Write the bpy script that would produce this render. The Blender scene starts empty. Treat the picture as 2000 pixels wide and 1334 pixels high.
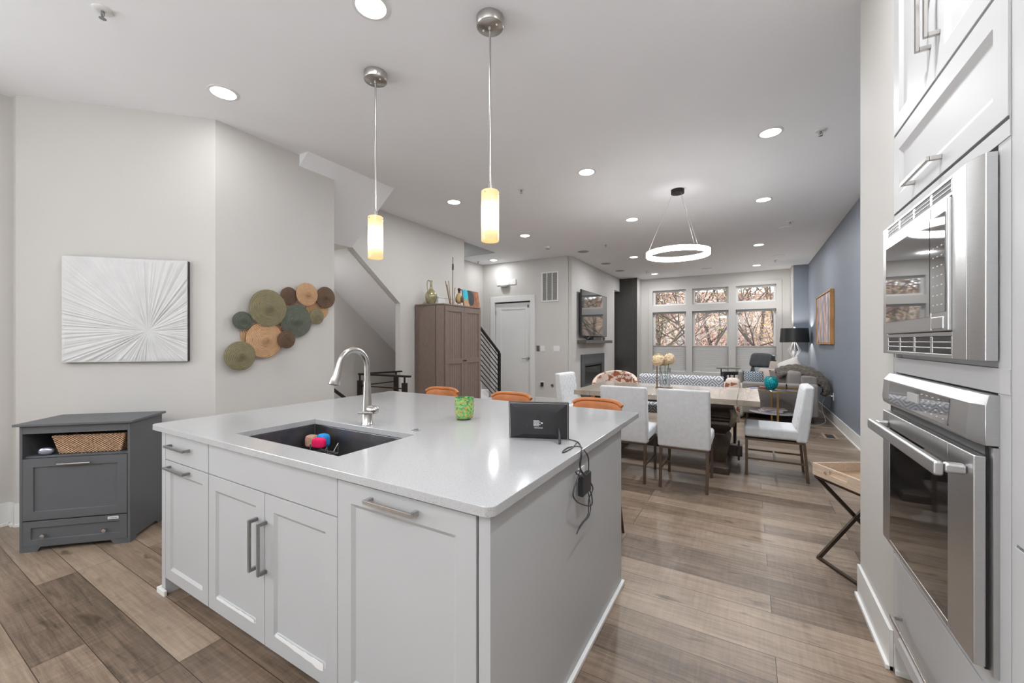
import bpy, bmesh, math, random
from mathutils import Matrix, Vector
random.seed(7)
PI = math.pi
SC = bpy.context.scene
COL = SC.collection
# ------------------------------------------------------------------ camera, world, exposure
FPX, YAW, CH = 790.7, math.radians(30.3), 1.37
cam_d = bpy.data.cameras.new('camera'); cam = bpy.data.objects.new('camera', cam_d); COL.objects.link(cam)
cam_d.sensor_width = 36; cam_d.lens = FPX / 2000 * 36; cam_d.clip_start = 0.03; cam_d.clip_end = 300
cam.location = (0, 0, CH); cam.rotation_euler = (PI/2, 0, YAW)
SC.camera = cam
w = bpy.data.worlds.new('overcast_sky'); SC.world = w; w.use_nodes = True
bg = w.node_tree.nodes['Background']; bg.inputs[0].default_value = (0.86, 0.93, 1.0, 1); bg.inputs[1].default_value = 5.0
SC.view_settings.view_transform = 'Standard'; SC.view_settings.look = 'None'
SC.view_settings.exposure = 0.25; SC.view_settings.gamma = 1.0; SC.view_settings.use_curve_mapping = False
SC.cycles.max_bounces = 10; SC.cycles.diffuse_bounces = 6; SC.cycles.glossy_bounces = 5
SC.cycles.transmission_bounces = 8; SC.cycles.transparent_max_bounces = 12
SC.cycles.use_denoising = True; SC.cycles.sample_clamp_indirect = 6
SC.cycles.caustics_reflective = False; SC.cycles.caustics_refractive = False
CAN_W = 6.5
def area_light(name, loc, rot, sx, sy, watts, color=(1, 1, 1), shape='RECTANGLE', parent=None, spread=None):
    d = bpy.data.lights.new(name, 'AREA'); d.shape = shape; d.size = sx; d.size_y = sy; d.energy = watts; d.color = color
    if spread: d.spread = spread
    o = bpy.data.objects.new(name, d); COL.objects.link(o); o.location = loc; o.rotation_euler = rot; o.parent = parent
    return o
# unseen fill lights added: one at the added side window, one brightening the ceiling
area_light('added_side_fill', (-4.76, -1.4, 1.65), (0, -PI/2, 0), 1.3, 1.7, 55, (0.94, 0.97, 1.0))
area_light('added_ceiling_fill', (-1.2, -2.3, 2.32), (PI, 0, 0), 4.4, .3, 92, (0.94, 0.97, 1))

# ------------------------------------------------------------------ reading points on real planes
_s, _c = math.sin(YAW), math.cos(YAW)
def _ray(px, py):
    u = px - 1000
    return Vector((-_s*FPX + _c*u, _c*FPX + _s*u, 667 - py))
def onz(px, py, z): d = _ray(px, py); t = (z - CH) / d.z; return Vector((d.x*t, d.y*t, z))
def onx(px, py, x): d = _ray(px, py); t = x / d.x; return Vector((x, d.y*t, CH + d.z*t))
def ony(px, py, y): d = _ray(px, py); t = y / d.y; return Vector((d.x*t, y, CH + d.z*t))
def onplane(px, py, p, n):
    d = _ray(px, py); o = Vector((0, 0, CH)); t = (Vector(p) - o).dot(n) / d.dot(n); return o + d*t

# ------------------------------------------------------------------ mesh builder
WM = {}
class MB:
    def __init__(s, T=None): s.v = []; s.f = []; s.T = T or Matrix.Identity(4)
    def add(s, vs, fs):
        b = len(s.v)
        for p in vs: s.v.append(s.T @ Vector(p))
        for q in fs: s.f.append([b + i for i in q])
        return s
    def box(s, x0, y0, z0, x1, y1, z1):
        x0, x1 = min(x0, x1), max(x0, x1); y0, y1 = min(y0, y1), max(y0, y1); z0, z1 = min(z0, z1), max(z0, z1)
        return s.add([(x0,y0,z0),(x1,y0,z0),(x1,y1,z0),(x0,y1,z0),(x0,y0,z1),(x1,y0,z1),(x1,y1,z1),(x0,y1,z1)],
                     [(3,2,1,0),(4,5,6,7),(0,1,5,4),(1,2,6,5),(2,3,7,6),(3,0,4,7)])
    def cyl(s, p0, p1, r0, r1=None, n=24, caps=True):
        r1 = r0 if r1 is None else r1; p0, p1 = Vector(p0), Vector(p1); d = (p1-p0).normalized()
        a = d.orthogonal().normalized(); b = d.cross(a); vs = []; fs = []
        for p, r in ((p0, r0), (p1, r1)):
            for i in range(n): t = 2*PI*i/n; vs.append(p + a*math.cos(t)*r + b*math.sin(t)*r)
        for i in range(n): j = (i+1) % n; fs.append((i, j, n+j, n+i))
        if caps: fs.append(tuple(reversed(range(n)))); fs.append(tuple(range(n, 2*n)))
        return s.add(vs, fs)
    def tube(s, pts, r, n=8, closed=False, caps=True):
        P = [Vector(p) for p in pts]; m = len(P); vs = []; fs = []; rr = r if isinstance(r, (list, tuple)) else [r]*m
        up = None
        for i in range(m):
            a = P[(i-1) % m] if (closed or i > 0) else P[i]; b = P[(i+1) % m] if (closed or i < m-1) else P[i]
            d = (b-a).normalized()
            if up is None: up = d.orthogonal().normalized()
            up = (up - d*up.dot(d))
            if up.length < 1e-6: up = d.orthogonal()
            up.normalize(); q = d.cross(up)
            for k in range(n): t = 2*PI*k/n; vs.append(P[i] + (up*math.cos(t) + q*math.sin(t))*rr[i])
        for i in range(m if closed else m-1):
            j = (i+1) % m
            for k in range(n): l = (k+1) % n; fs.append((i*n+k, i*n+l, j*n+l, j*n+k))
        if not closed and caps: fs.append(tuple(reversed(range(n)))); fs.append(tuple(range((m-1)*n, m*n)))
        return s.add(vs, fs)
    def lathe(s, prof, c=(0, 0, 0), n=32, sx=1, sy=1, caps=True):
        caps = caps and tuple(prof[0]) != tuple(prof[-1])
        vs = []; fs = []; m = len(prof)
        for r, z in prof:
            for k in range(n): t = 2*PI*k/n; vs.append((c[0]+r*sx*math.cos(t), c[1]+r*sy*math.sin(t), c[2]+z))
        for i in range(m-1):
            for k in range(n): l = (k+1) % n; fs.append((i*n+k, i*n+l, (i+1)*n+l, (i+1)*n+k))
        if caps and prof[0][0] > 1e-5: fs.append(tuple(reversed(range(n))))
        if caps and prof[-1][0] > 1e-5: fs.append(tuple(range((m-1)*n, m*n)))
        return s.add(vs, fs)
    def prism(s, poly, a, b, axis='z'):
        def P(p, h): return {'z': (p[0], p[1], h), 'x': (h, p[0], p[1]), 'y': (p[0], h, p[1])}[axis]
        n = len(poly); vs = [P(p, a) for p in poly] + [P(p, b) for p in poly]
        fs = [tuple(reversed(range(n))), tuple(range(n, 2*n))] + [(i, (i+1) % n, n+(i+1) % n, n+i) for i in range(n)]
        return s.add(vs, fs)
    def soft(s, c, h, e=0.3, nu=28, nv=16, noise=0, R=None):
        def sp(x, p): return math.copysign(abs(x)**p, x)
        vs = []; fs = []; R = R or Matrix.Identity(3)
        for i in range(nv+1):
            ph = -PI/2 + PI*i/nv
            for k in range(nu):
                t = 2*PI*k/nu
                x = sp(math.cos(ph), e)*sp(math.cos(t), e); y = sp(math.cos(ph), e)*sp(math.sin(t), e); z = sp(math.sin(ph), e)
                g = 1 + noise*(math.sin(3*t+2*ph)*0.5 + math.sin(5*t+4*ph+1)*0.5)
                vs.append(Vector(c) + R @ Vector((x*h[0]*g, y*h[1]*g, z*h[2]*g)))
        for i in range(nv):
            for k in range(nu): l = (k+1) % nu; fs.append((i*nu+k, i*nu+l, (i+1)*nu+l, (i+1)*nu+k))
        return s.add(vs, fs)
    def panel(s, x0, x1, z0, z1, y=0, th=0.02, st=0.06, ch=0.014, dp=0.009):
        """framed front facing -y with a chamfered recess"""
        a = [(x0,y,z0),(x1,y,z0),(x1,y,z1),(x0,y,z1)]
        b = [(x0+st,y,z0+st),(x1-st,y,z0+st),(x1-st,y,z1-st),(x0+st,y,z1-st)]; k = st+ch
        c = [(x0+k,y+dp,z0+k),(x1-k,y+dp,z0+k),(x1-k,y+dp,z1-k),(x0+k,y+dp,z1-k)]
        d = [(x0,y+th,z0),(x1,y+th,z0),(x1,y+th,z1),(x0,y+th,z1)]
        fs = []
        for i in range(4):
            j = (i+1) % 4; fs += [(i, j, 4+j, 4+i), (4+i, 4+j, 8+j, 8+i), (j, i, 12+i, 12+j)]
        fs += [(8, 9, 10, 11), (15, 14, 13, 12)]
        return s.add(a+b+c+d, fs)
    def build(s, name, mat, parent=None, bevel=0, seg=2, smooth=False, sub=0, angle=None):
        M = WM.get(parent.name) if parent else None
        vs = s.v
        loc = Vector((0, 0, 0))
        if M is not None: inv = M.inverted(); vs = [inv @ p for p in vs]
        elif not parent:
            xs = [p.x for p in vs]; ys = [p.y for p in vs]; zs = [p.z for p in vs]
            loc = Vector(((min(xs)+max(xs))/2, (min(ys)+max(ys))/2, min(zs))); vs = [p-loc for p in vs]
        me = bpy.data.meshes.new(name); me.from_pydata([tuple(p) for p in vs], [], s.f); me.materials.append(mat)
        bm = bmesh.new(); bm.from_mesh(me); bmesh.ops.recalc_face_normals(bm, faces=bm.faces); bm.to_mesh(me); bm.free()
        o = bpy.data.objects.new(name, me); COL.objects.link(o); o.location = loc
        if parent: o.parent = parent; WM[o.name] = WM[parent.name].copy()
        else: WM[o.name] = Matrix.Translation(loc)
        if smooth or bevel:
            for p in me.polygons: p.use_smooth = True
            me.set_sharp_from_angle(angle=math.radians(angle or (22 if bevel else 60)))
        if bevel:
            m = o.modifiers.new('bevel', 'BEVEL'); m.width = bevel; m.segments = seg; m.limit_method = 'ANGLE'; m.angle_limit = math.radians(35); m.harden_normals = True
        if sub:
            m = o.modifiers.new('sub', 'SUBSURF'); m.levels = sub; m.render_levels = sub
        return o
def merge(a, b):
    """printed marks become part of the surface they are printed on"""
    off = b.location
    bm = bmesh.new(); bm.from_mesh(a.data); n = len(bm.faces); bm.from_mesh(b.data); bm.faces.ensure_lookup_table()
    a.data.materials.append(b.data.materials[0])
    for f_ in bm.faces[n:]: f_.material_index = len(a.data.materials)-1
    bm.to_mesh(a.data); bm.free(); bpy.data.objects.remove(b)
def thing(name, label, cat, loc=(0, 0, 0), rz=0, group=None):
    o = bpy.data.objects.new(name, None); COL.objects.link(o); o.location = loc; o.rotation_euler = (0, 0, rz)
    o.empty_display_size = 0.1; o['label'] = label; o['category'] = cat
    if group: o['group'] = group
    WM[o.name] = Matrix.Translation(Vector(loc)) @ Matrix.Rotation(rz, 4, 'Z'); return o
def tag(o, label, cat, group=None, kind=None):
    o['label'] = label; o['category'] = cat
    if group: o['group'] = group
    if kind: o['kind'] = kind
    return o
def struct(o, label=None):
    o['kind'] = 'structure'
    if label: o['label'] = label
    return o
def lm(t): return MB(WM[t.name])           # builder whose coordinates are the thing's own
def copy_tree(o, parent=None):
    c = o.copy(); COL.objects.link(c)
    if parent: c.parent = parent
    for ch in list(o.children): copy_tree(ch, c)
    return c

# ------------------------------------------------------------------ materials
MATS = {}
def mat(name, col, rough=0.5, metal=0, bump=0, bscale=60, var=0, vscale=8, stretch=None, emit=None, estr=0, trans=0, coat=0, sheen=0, ior=1.45, spec=None):
    if name in MATS: return MATS[name]
    m = bpy.data.materials.new(name); m.use_nodes = True; nt = m.node_tree; N = nt.nodes; L = nt.links
    b = N['Principled BSDF']; b.inputs['Base Color'].default_value = (*col, 1); b.inputs['Roughness'].default_value = rough
    b.inputs['Metallic'].default_value = metal; b.inputs['IOR'].default_value = ior
    b.inputs['Transmission Weight'].default_value = trans; b.inputs['Coat Weight'].default_value = coat; b.inputs['Sheen Weight'].default_value = sheen
    if spec is not None: b.inputs['Specular IOR Level'].default_value = spec
    if emit: b.inputs['Emission Color'].default_value = (*emit, 1); b.inputs['Emission Strength'].default_value = estr
    tc = N.new('ShaderNodeTexCoord'); mp = N.new('ShaderNodeMapping'); L.new(tc.outputs['Object'], mp.inputs[0])
    if stretch: mp.inputs['Scale'].default_value = stretch
    n = N.new('ShaderNodeTexNoise'); n.inputs['Scale'].default_value = vscale; n.inputs['Detail'].default_value = 4; L.new(mp.outputs[0], n.inputs[0])
    v = var or 0.03
    r = N.new('ShaderNodeValToRGB'); r.color_ramp.elements[0].position = 0.3; r.color_ramp.elements[1].position = 0.7
    r.color_ramp.elements[0].color = (*[max(0, x*(1-v)) for x in col], 1); r.color_ramp.elements[1].color = (*[min(1, x*(1+v)) for x in col], 1)
    L.new(n.outputs[0], r.inputs[0]); L.new(r.outputs[0], b.inputs['Base Color'])
    if bump:
        n2 = N.new('ShaderNodeTexNoise'); n2.inputs['Scale'].default_value = bscale; n2.inputs['Detail'].default_value = 3; L.new(mp.outputs[0], n2.inputs[0])
        bu = N.new('ShaderNodeBump'); bu.inputs['Strength'].default_value = bump; bu.inputs['Distance'].default_value = 0.01
        L.new(n2.outputs[0], bu.inputs['Height']); L.new(bu.outputs[0], b.inputs['Normal'])
    MATS[name] = m; return m
def nodes(m): return m.node_tree.nodes, m.node_tree.links, m.node_tree.nodes['Principled BSDF']
def mth(N, L, op, a, b=None, c=None):
    n = N.new('ShaderNodeMath'); n.operation = op
    for i, q in enumerate((a, b, c)):
        if q is None: continue
        if isinstance(q, (int, float)): n.inputs[i].default_value = q
        else: L.new(q, n.inputs[i])
    return n.outputs[0]

M_wall = mat('greige_wall_paint', (0.59, 0.573, 0.55), 0.75, bump=0.05, bscale=220, var=0.012, vscale=2)
M_blue = mat('slate_blue_wall_paint', (0.215, 0.243, 0.285), 0.6, bump=0.05, bscale=220, var=0.02)
M_ceil = mat('white_ceiling_paint', (0.89, 0.90, 0.925), 0.85, bump=0.04, bscale=200, var=0.01, vscale=2)
M_trim = mat('white_trim_paint', (0.76, 0.76, 0.75), 0.35, var=0.01)
M_cab = mat('white_cabinet_lacquer', (0.455, 0.46, 0.465), 0.42, var=0.012, vscale=3)
M_cab2 = mat('bright_white_cabinet_lacquer', (0.53, 0.53, 0.535), 0.5, var=0.012, vscale=3)
M_steel = mat('brushed_stainless_steel', (0.56, 0.56, 0.56), 0.36, 1, bump=0.05, bscale=30, var=0.05, vscale=20, stretch=(2, 2, 60))
M_nickel = mat('brushed_nickel', (0.52, 0.50, 0.48), 0.28, 1, var=0.05, vscale=40)
M_dhandle = mat('satin_grey_metal', (0.33, 0.33, 0.335), 0.3, 1, var=0.05, vscale=40)
M_sinkm = mat('dark_steel_sink', (0.16, 0.16, 0.165), 0.38, 0.9, var=0.25, vscale=6)
M_black = mat('black_plastic', (0.025, 0.025, 0.027), 0.4)
M_blackm = mat('black_metal', (0.03, 0.026, 0.024), 0.45, 0.6)
M_glassblk = mat('black_appliance_glass', (0.012, 0.012, 0.013), 0.04, coat=0.6)
M_microglass = mat('smoked_appliance_glass', (0.05, 0.05, 0.052), 0.03, 0.0, coat=1.0, ior=2.2)
M_greycab = mat('slate_grey_paint', (0.105, 0.11, 0.118), 0.45, bump=0.06, bscale=300, var=0.03)
M_greyin = mat('dark_grey_interior', (0.06, 0.065, 0.07), 0.6)
M_fabric = mat('light_grey_linen', (0.63, 0.645, 0.66), 0.9, bump=0.25, bscale=500, var=0.05, vscale=30, sheen=0.3)
M_leg = mat('bronze_metal_leg', (0.16, 0.115, 0.085), 0.4, 0.7)
M_leather = mat('cognac_leather', (0.48, 0.17, 0.055), 0.38, bump=0.12, bscale=150, var=0.15, vscale=12)
M_armoire = mat('taupe_stained_wood', (0.19, 0.142, 0.12), 0.5, bump=0.12, bscale=60, var=0.16, vscale=18, stretch=(8, 8, 0.7))
M_twood = mat('weathered_grey_oak', (0.20, 0.155, 0.115), 0.3, bump=0.1, bscale=20, var=0.3, vscale=12, stretch=(1.2, 9, 9), coat=0.3)
M_ttop = mat('weathered_oak_under_gloss', (0.36, 0.31, 0.255), 0.17, var=0.22, vscale=9, stretch=(1, 8, 1), coat=0.25)
M_dwood = mat('dark_carved_wood', (0.055, 0.038, 0.028), 0.4, bump=0.3, bscale=45, var=0.4, vscale=10)
M_white = mat('white_plastic', (0.78, 0.78, 0.77), 0.4)
M_gold = mat('brushed_gold', (0.62, 0.42, 0.18), 0.3, 1)
M_sofa = mat('warm_grey_upholstery', (0.27, 0.25, 0.235), 0.95, bump=0.2, bscale=300, var=0.06, vscale=20, sheen=0.2)
M_reclin = mat('charcoal_leather', (0.052, 0.055, 0.06), 0.5, bump=0.15, bscale=90, var=0.15, vscale=10)
M_glass = mat('clear_glass', (0.95, 0.97, 0.97), 0.02, trans=1.0)
M_charcoal = mat('charcoal_textured_wallpaper', (0.045, 0.04, 0.036), 0.7, bump=0.4, bscale=90, var=0.35, vscale=40)
M_speaker = mat('grey_speaker_mesh', (0.34, 0.34, 0.35), 0.7)
M_fireframe = mat('dark_slate_surround', (0.075, 0.08, 0.088), 0.5)
def window_glass():
    m = bpy.data.materials.new('window_glass'); m.use_nodes = True; N = m.node_tree.nodes; L = m.node_tree.links
    N.remove(N['Principled BSDF']); t = N.new('ShaderNodeBsdfTransparent'); g = N.new('ShaderNodeBsdfGlossy'); g.inputs['Roughness'].default_value = 0.01
    f = N.new('ShaderNodeFresnel'); f.inputs[0].default_value = 1.4; x = N.new('ShaderNodeMixShader')
    L.new(f.outputs[0], x.inputs[0]); L.new(t.outputs[0], x.inputs[1]); L.new(g.outputs[0], x.inputs[2]); L.new(x.outputs[0], N['Material Output'].inputs[0]); return m
M_win = window_glass()
def floor_mat():
    m = mat('hand_scraped_wood_planks', (0.25, 0.17, 0.12), 0.33); N, L, b = nodes(m)
    tc = N.new('ShaderNodeTexCoord'); br = N.new('ShaderNodeTexBrick'); L.new(tc.outputs['Object'], br.inputs[0])
    br.offset = 0.37; br.offset_frequency = 3; br.squash = 1
    for k, v in (('Scale', 1), ('Mortar Size', 0.0016), ('Mortar Smooth', 0.1), ('Bias', 0), ('Brick Width', 1.35), ('Row Height', 0.165)): br.inputs[k].default_value = v
    br.inputs['Color1'].default_value = (0, 0, 0, 1); br.inputs['Color2'].default_value = (1, 1, 1, 1); br.inputs['Mortar'].default_value = (0.5, 0.5, 0.5, 1)
    def noise(sc, scale, det=6, rough=0.6, dist=0):
        mp = N.new('ShaderNodeMapping'); mp.inputs['Scale'].default_value = sc; L.new(tc.outputs['Object'], mp.inputs[0])
        # every board gets its own grain
        ad = N.new('ShaderNodeVectorMath'); ad.operation = 'ADD'; L.new(mp.outputs[0], ad.inputs[0])
        mu = N.new('ShaderNodeVectorMath'); mu.operation = 'SCALE'; mu.inputs['Scale'].default_value = 37.0; L.new(br.outputs['Color'], mu.inputs[0]); L.new(mu.outputs[0], ad.inputs[1])
        n = N.new('ShaderNodeTexNoise'); n.inputs['Scale'].default_value = scale; n.inputs['Detail'].default_value = det; n.inputs['Roughness'].default_value = rough; n.inputs['Distortion'].default_value = dist
        L.new(ad.outputs[0], n.inputs[0]); return n.outputs[0]
    grain = noise((1.2, 22, 1), 2.2, 8, 0.7, 0.6); cross = noise((26, 2.0, 1), 2.0, 4, 0.6, 0.3); blot = noise((1.3, 2.5, 1), 1.6, 4, 0.6, 0.4)
    knot = noise((3.0, 8, 1), 1.5, 2, 0.5, 0.2)
    t = mth(N, L, 'ADD', mth(N, L, 'MULTIPLY', grain, 0.56), mth(N, L, 'MULTIPLY', cross, 0.20))
    t = mth(N, L, 'ADD', t, mth(N, L, 'MULTIPLY', blot, 0.32)); sep = N.new('ShaderNodeSeparateColor'); L.new(br.outputs['Color'], sep.inputs[0])
    t = mth(N, L, 'ADD', t, mth(N, L, 'MULTIPLY', sep.outputs[0], 0.26))
    r = N.new('ShaderNodeValToRGB'); e = r.color_ramp.elements; e[0].position = 0.43; e[0].color = (0.075, 0.053, 0.036, 1); e[1].position = 0.86; e[1].color = (0.39, 0.30, 0.222, 1)
    q = e.new(0.62); q.color = (0.205, 0.148, 0.105, 1); L.new(t, r.inputs[0])
    kr = N.new('ShaderNodeValToRGB'); kr.color_ramp.elements[0].position = 0.66; kr.color_ramp.elements[1].position = 0.76
    kr.color_ramp.elements[0].color = (1, 1, 1, 1); kr.color_ramp.elements[1].color = (0.45, 0.42, 0.4, 1); L.new(knot, kr.inputs[0])
    mx = N.new('ShaderNodeMix'); mx.data_type = 'RGBA'; mx.blend_type = 'MULTIPLY'; mx.inputs[0].default_value = 1; L.new(r.outputs[0], mx.inputs[6]); L.new(kr.outputs[0], mx.inputs[7])
    m2 = N.new('ShaderNodeMix'); m2.data_type = 'RGBA'; L.new(br.outputs['Fac'], m2.inputs[0]); L.new(mx.outputs[2], m2.inputs[6]); m2.inputs[7].default_value = (0.05, 0.033, 0.024, 1)
    L.new(m2.outputs[2], b.inputs['Base Color'])
    rr = mth(N, L, 'ADD', 0.24, mth(N, L, 'MULTIPLY', cross, 0.2)); L.new(rr, b.inputs['Roughness'])
    bu = N.new('ShaderNodeBump'); bu.inputs['Strength'].default_value = 0.25; bu.inputs['Distance'].default_value = 0.004
    hh = mth(N, L, 'SUBTRACT', mth(N, L, 'ADD', grain, cross), mth(N, L, 'MULTIPLY', br.outputs['Fac'], 2)); L.new(hh, bu.inputs['Height']); L.new(bu.outputs[0], b.inputs['Normal']); return m
M_floor = floor_mat()
def quartz():
    m = mat('white_quartz', (0.70, 0.70, 0.705), 0.09); N, L, b = nodes(m)
    tc = N.new('ShaderNodeTexCoord'); n = N.new('ShaderNodeTexNoise'); n.inputs['Scale'].default_value = 260; n.inputs['Detail'].default_value = 2; L.new(tc.outputs['Object'], n.inputs[0])
    r = N.new('ShaderNodeValToRGB'); e = r.color_ramp.elements; e[0].position = 0.32; e[0].color = (0.36, 0.36, 0.365, 1); e[1].position = 0.46; e[1].color = (0.46, 0.462, 0.468, 1)
    L.new(n.outputs[0], r.inputs[0]); L.new(r.outputs[0], b.inputs['Base Color']); b.inputs['Roughness'].default_value = 0.1; return m
M_quartz = quartz()
def coil(name, c1, c2, freq=75):
    """woven seagrass: concentric coils about the object's own X axis"""
    m = mat(name, c1, 0.75); N, L, b = nodes(m); tc = N.new('ShaderNodeTexCoord'); sp = N.new('ShaderNodeSeparateXYZ'); L.new(tc.outputs['Object'], sp.inputs[0])
    y, z = sp.outputs[1], sp.outputs[2]; rad = mth(N, L, 'SQRT', mth(N, L, 'ADD', mth(N, L, 'MULTIPLY', y, y), mth(N, L, 'MULTIPLY', z, z)))
    wv = mth(N, L, 'MULTIPLY_ADD', mth(N, L, 'SINE', mth(N, L, 'MULTIPLY', rad, freq*2*PI)), 0.5, 0.5)
    an = mth(N, L, 'ARCTAN2', y, z); st = mth(N, L, 'MULTIPLY_ADD', mth(N, L, 'SINE', mth(N, L, 'MULTIPLY', an, 90)), 0.5, 0.5)
    n = N.new('ShaderNodeTexNoise'); n.inputs['Scale'].default_value = 25; L.new(tc.outputs['Object'], n.inputs[0])
    f = mth(N, L, 'ADD', mth(N, L, 'MULTIPLY', wv, 0.5), mth(N, L, 'MULTIPLY', n.outputs[0], 0.5))
    x = N.new('ShaderNodeMix'); x.data_type = 'RGBA'; L.new(f, x.inputs[0]); x.inputs[6].default_value = (*c2, 1); x.inputs[7].default_value = (*c1, 1); L.new(x.outputs[2], b.inputs['Base Color'])
    bu = N.new('ShaderNodeBump'); bu.inputs['Strength'].default_value = 0.9; bu.inputs['Distance'].default_value = 0.004
    L.new(mth(N, L, 'ADD', wv, mth(N, L, 'MULTIPLY', st, 0.35)), bu.inputs['Height']); L.new(bu.outputs[0], b.inputs['Normal']); return m
def spots(name, base, spot, scale, thr, rough=0.8):
    m = mat(name, base, rough); N, L, b = nodes(m); tc = N.new('ShaderNodeTexCoord'); n = N.new('ShaderNodeTexNoise'); n.inputs['Scale'].default_value = scale; n.inputs['Detail'].default_value = 3
    n.inputs['Distortion'].default_value = 0.5; L.new(tc.outputs['Object'], n.inputs[0]); r = N.new('ShaderNodeValToRGB'); e = r.color_ramp.elements
    e[0].position = thr; e[0].color = (*base, 1); e[1].position = thr+0.03; e[1].color = (*spot, 1); L.new(n.outputs[0], r.inputs[0]); L.new(r.outputs[0], b.inputs['Base Color']); return m
M_cow = spots('cowhide', (0.62, 0.52, 0.45), (0.28, 0.09, 0.045), 13, 0.53)
def diamonds(name, c1, c2, freq, ax=(0, 2), line=0.3, bump=0.0, rep=3.0):
    m = mat(name, c1, 0.85); N, L, b = nodes(m); tc = N.new('ShaderNodeTexCoord'); sp = N.new('ShaderNodeSeparateXYZ'); L.new(tc.outputs['Object'], sp.inputs[0])
    u, v = sp.outputs[ax[0]], sp.outputs[ax[1]]
    def tri(q): return mth(N, L, 'ABSOLUTE', mth(N, L, 'SUBTRACT', mth(N, L, 'FRACT', mth(N, L, 'MULTIPLY', q, freq)), 0.5))
    d = mth(N, L, 'ADD', tri(u), tri(v))
    if bump:
        g = mth(N, L, 'ABSOLUTE', mth(N, L, 'SUBTRACT', d, 0.5)); bu = N.new('ShaderNodeBump'); bu.inputs['Strength'].default_value = bump; bu.inputs['Distance'].default_value = 0.03
        L.new(mth(N, L, 'MINIMUM', g, 0.2), bu.inputs['Height']); L.new(bu.outputs[0], b.inputs['Normal'])
    else:
        w_ = mth(N, L, 'LESS_THAN', mth(N, L, 'FRACT', mth(N, L, 'MULTIPLY', d, rep)), line)
        x = N.new('ShaderNodeMix'); x.data_type = 'RGBA'; L.new(w_, x.inputs[0]); x.inputs[6].default_value = (*c1, 1); x.inputs[7].default_value = (*c2, 1); L.new(x.outputs[2], b.inputs['Base Color'])
    return m
M_diamond = diamonds('diamond_pattern_fabric', (0.60, 0.60, 0.61), (0.17, 0.19, 0.24), 6.0, line=.42, rep=4.0)
M_quilt = diamonds('quilted_linen', (0.63, 0.645, 0.66), (0, 0, 0), 11, bump=0.7)
def emis(name, col, s):
    m = bpy.data.materials.new(name); m.use_nodes = True; b = m.node_tree.nodes['Principled BSDF']
    b.inputs['Base Color'].default_value = (0.9, 0.9, 0.9, 1); b.inputs['Emission Color'].default_value = (*col, 1); b.inputs['Emission Strength'].default_value = s; return m
M_lens = emis('lit_led_lens', (1, 0.98, 0.95), 14)
M_ring = emis('lit_ring_diffuser', (1, 0.98, 0.96), 28)
M_shadeout = None

# ------------------------------------------------------------------ room shell
CZ = 3.2
fl = MB().box(-5.7, -2.7, -0.12, 1.5, 12.5, 0)
struct(fl.build('floor', M_floor), 'brown hand-scraped plank floor')
c = MB(); c.box(-5.7, -2.7, CZ, 1.5, 5.87, CZ+0.15); c.box(-4.5, 5.87, CZ, 1.5, 7.05, CZ+0.15); c.box(-5.7, 7.05, CZ, 1.5, 12.5, CZ+0.15)
struct(c.build('ceiling', M_ceil), 'white ceiling')
st = MB(); st.box(-4.6, 5.87, CZ+0.15, -4.5, 7.15, 5.2); st.box(-5.6, 7.05, CZ+0.15, -4.5, 7.15, 5.2); st.box(-5.7, 5.77, CZ+.15, -5.5, 7.15, 5.2); st.box(-5.6, 5.77, CZ+.15, -4.5, 5.87, 5.2); st.box(-5.7, 5.77, 5.2, -4.4, 7.2, 5.3); st.box(-5.5, 7.035, CZ, -4.5, 7.049, CZ+.16); st.box(-4.515, 5.88, CZ, -4.501, 7.035, CZ+.16)
struct(st.build('wall_stairwell_upper', M_wall))
struct(MB().box(1.22, 2.83, 0, 1.4, 12.5, CZ).build('wall_right', M_blue), 'slate blue wall')
struct(MB().box(0.93, 11.8, 0, 1.22, 12.3, CZ).build('wall_corner_chase', M_blue))
struct(MB().box(0.90, 11.8, 0, 0.93, 12.3, CZ).build('trim_1', M_wall))
pw = MB(); pw.box(0.52, 2.25, 0, 1.4, 2.83, CZ); struct(pw.build('wall_pantry', M_wall), 'cream wall end beside the oven cabinet')
struct(MB().box(1.18, -2.7, 0, 1.4, 2.25, CZ).build('wall_behind_cabinets', M_wall))
# window wall with six openings
WX = [(-2.42, -1.516), (-1.358, -0.463), (-0.294, 0.608)]
ZL0, ZL1, ZT0, ZT1 = 0.51, 2.215, 2.40, 2.84
ww = MB(); ww.box(-3.7, 12.3, 0, 1.4, 12.5, ZL0); ww.box(-3.7, 12.3, ZT1, 1.4, 12.5, CZ); ww.box(-3.7, 12.3, ZL1, 1.4, 12.5, ZT0)
xs = [-3.7] + [q for a in WX for q in a] + [1.4]
for i in range(0, 8, 2):
    ww.box(xs[i], 12.3, ZL0, xs[i+1], 12.5, ZL1); ww.box(xs[i], 12.3, ZT0, xs[i+1], 12.5, ZT1)
struct(ww.build('wall_far', M_wall), 'far wall holding the windows')
cs = MB(); Y0, Y1 = 12.278, 12.3
cs.box(-2.534, Y0, 0.38, -2.42, Y1, 2.94); cs.box(0.608, Y0, 0.38, 0.727, Y1, 2.94); cs.box(-2.42, Y0, ZT1, 0.608, Y1, 2.94); cs.box(-2.42, Y0, ZL1, 0.608, Y1, ZT0); cs.box(-2.42, Y0, 0.38, 0.608, Y1, ZL0)
for a, b in ((-1.516, -1.358), (-0.463, -0.294)): cs.box(a, Y0, ZL0, b, Y1, ZL1); cs.box(a, Y0, ZT0, b, Y1, ZT1)
struct(cs.build('trim_2', M_wall), 'window casing')
M_blind = mat('white_cellular_fabric', (0.70, 0.70, 0.69), 0.8, var=0.02)
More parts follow.
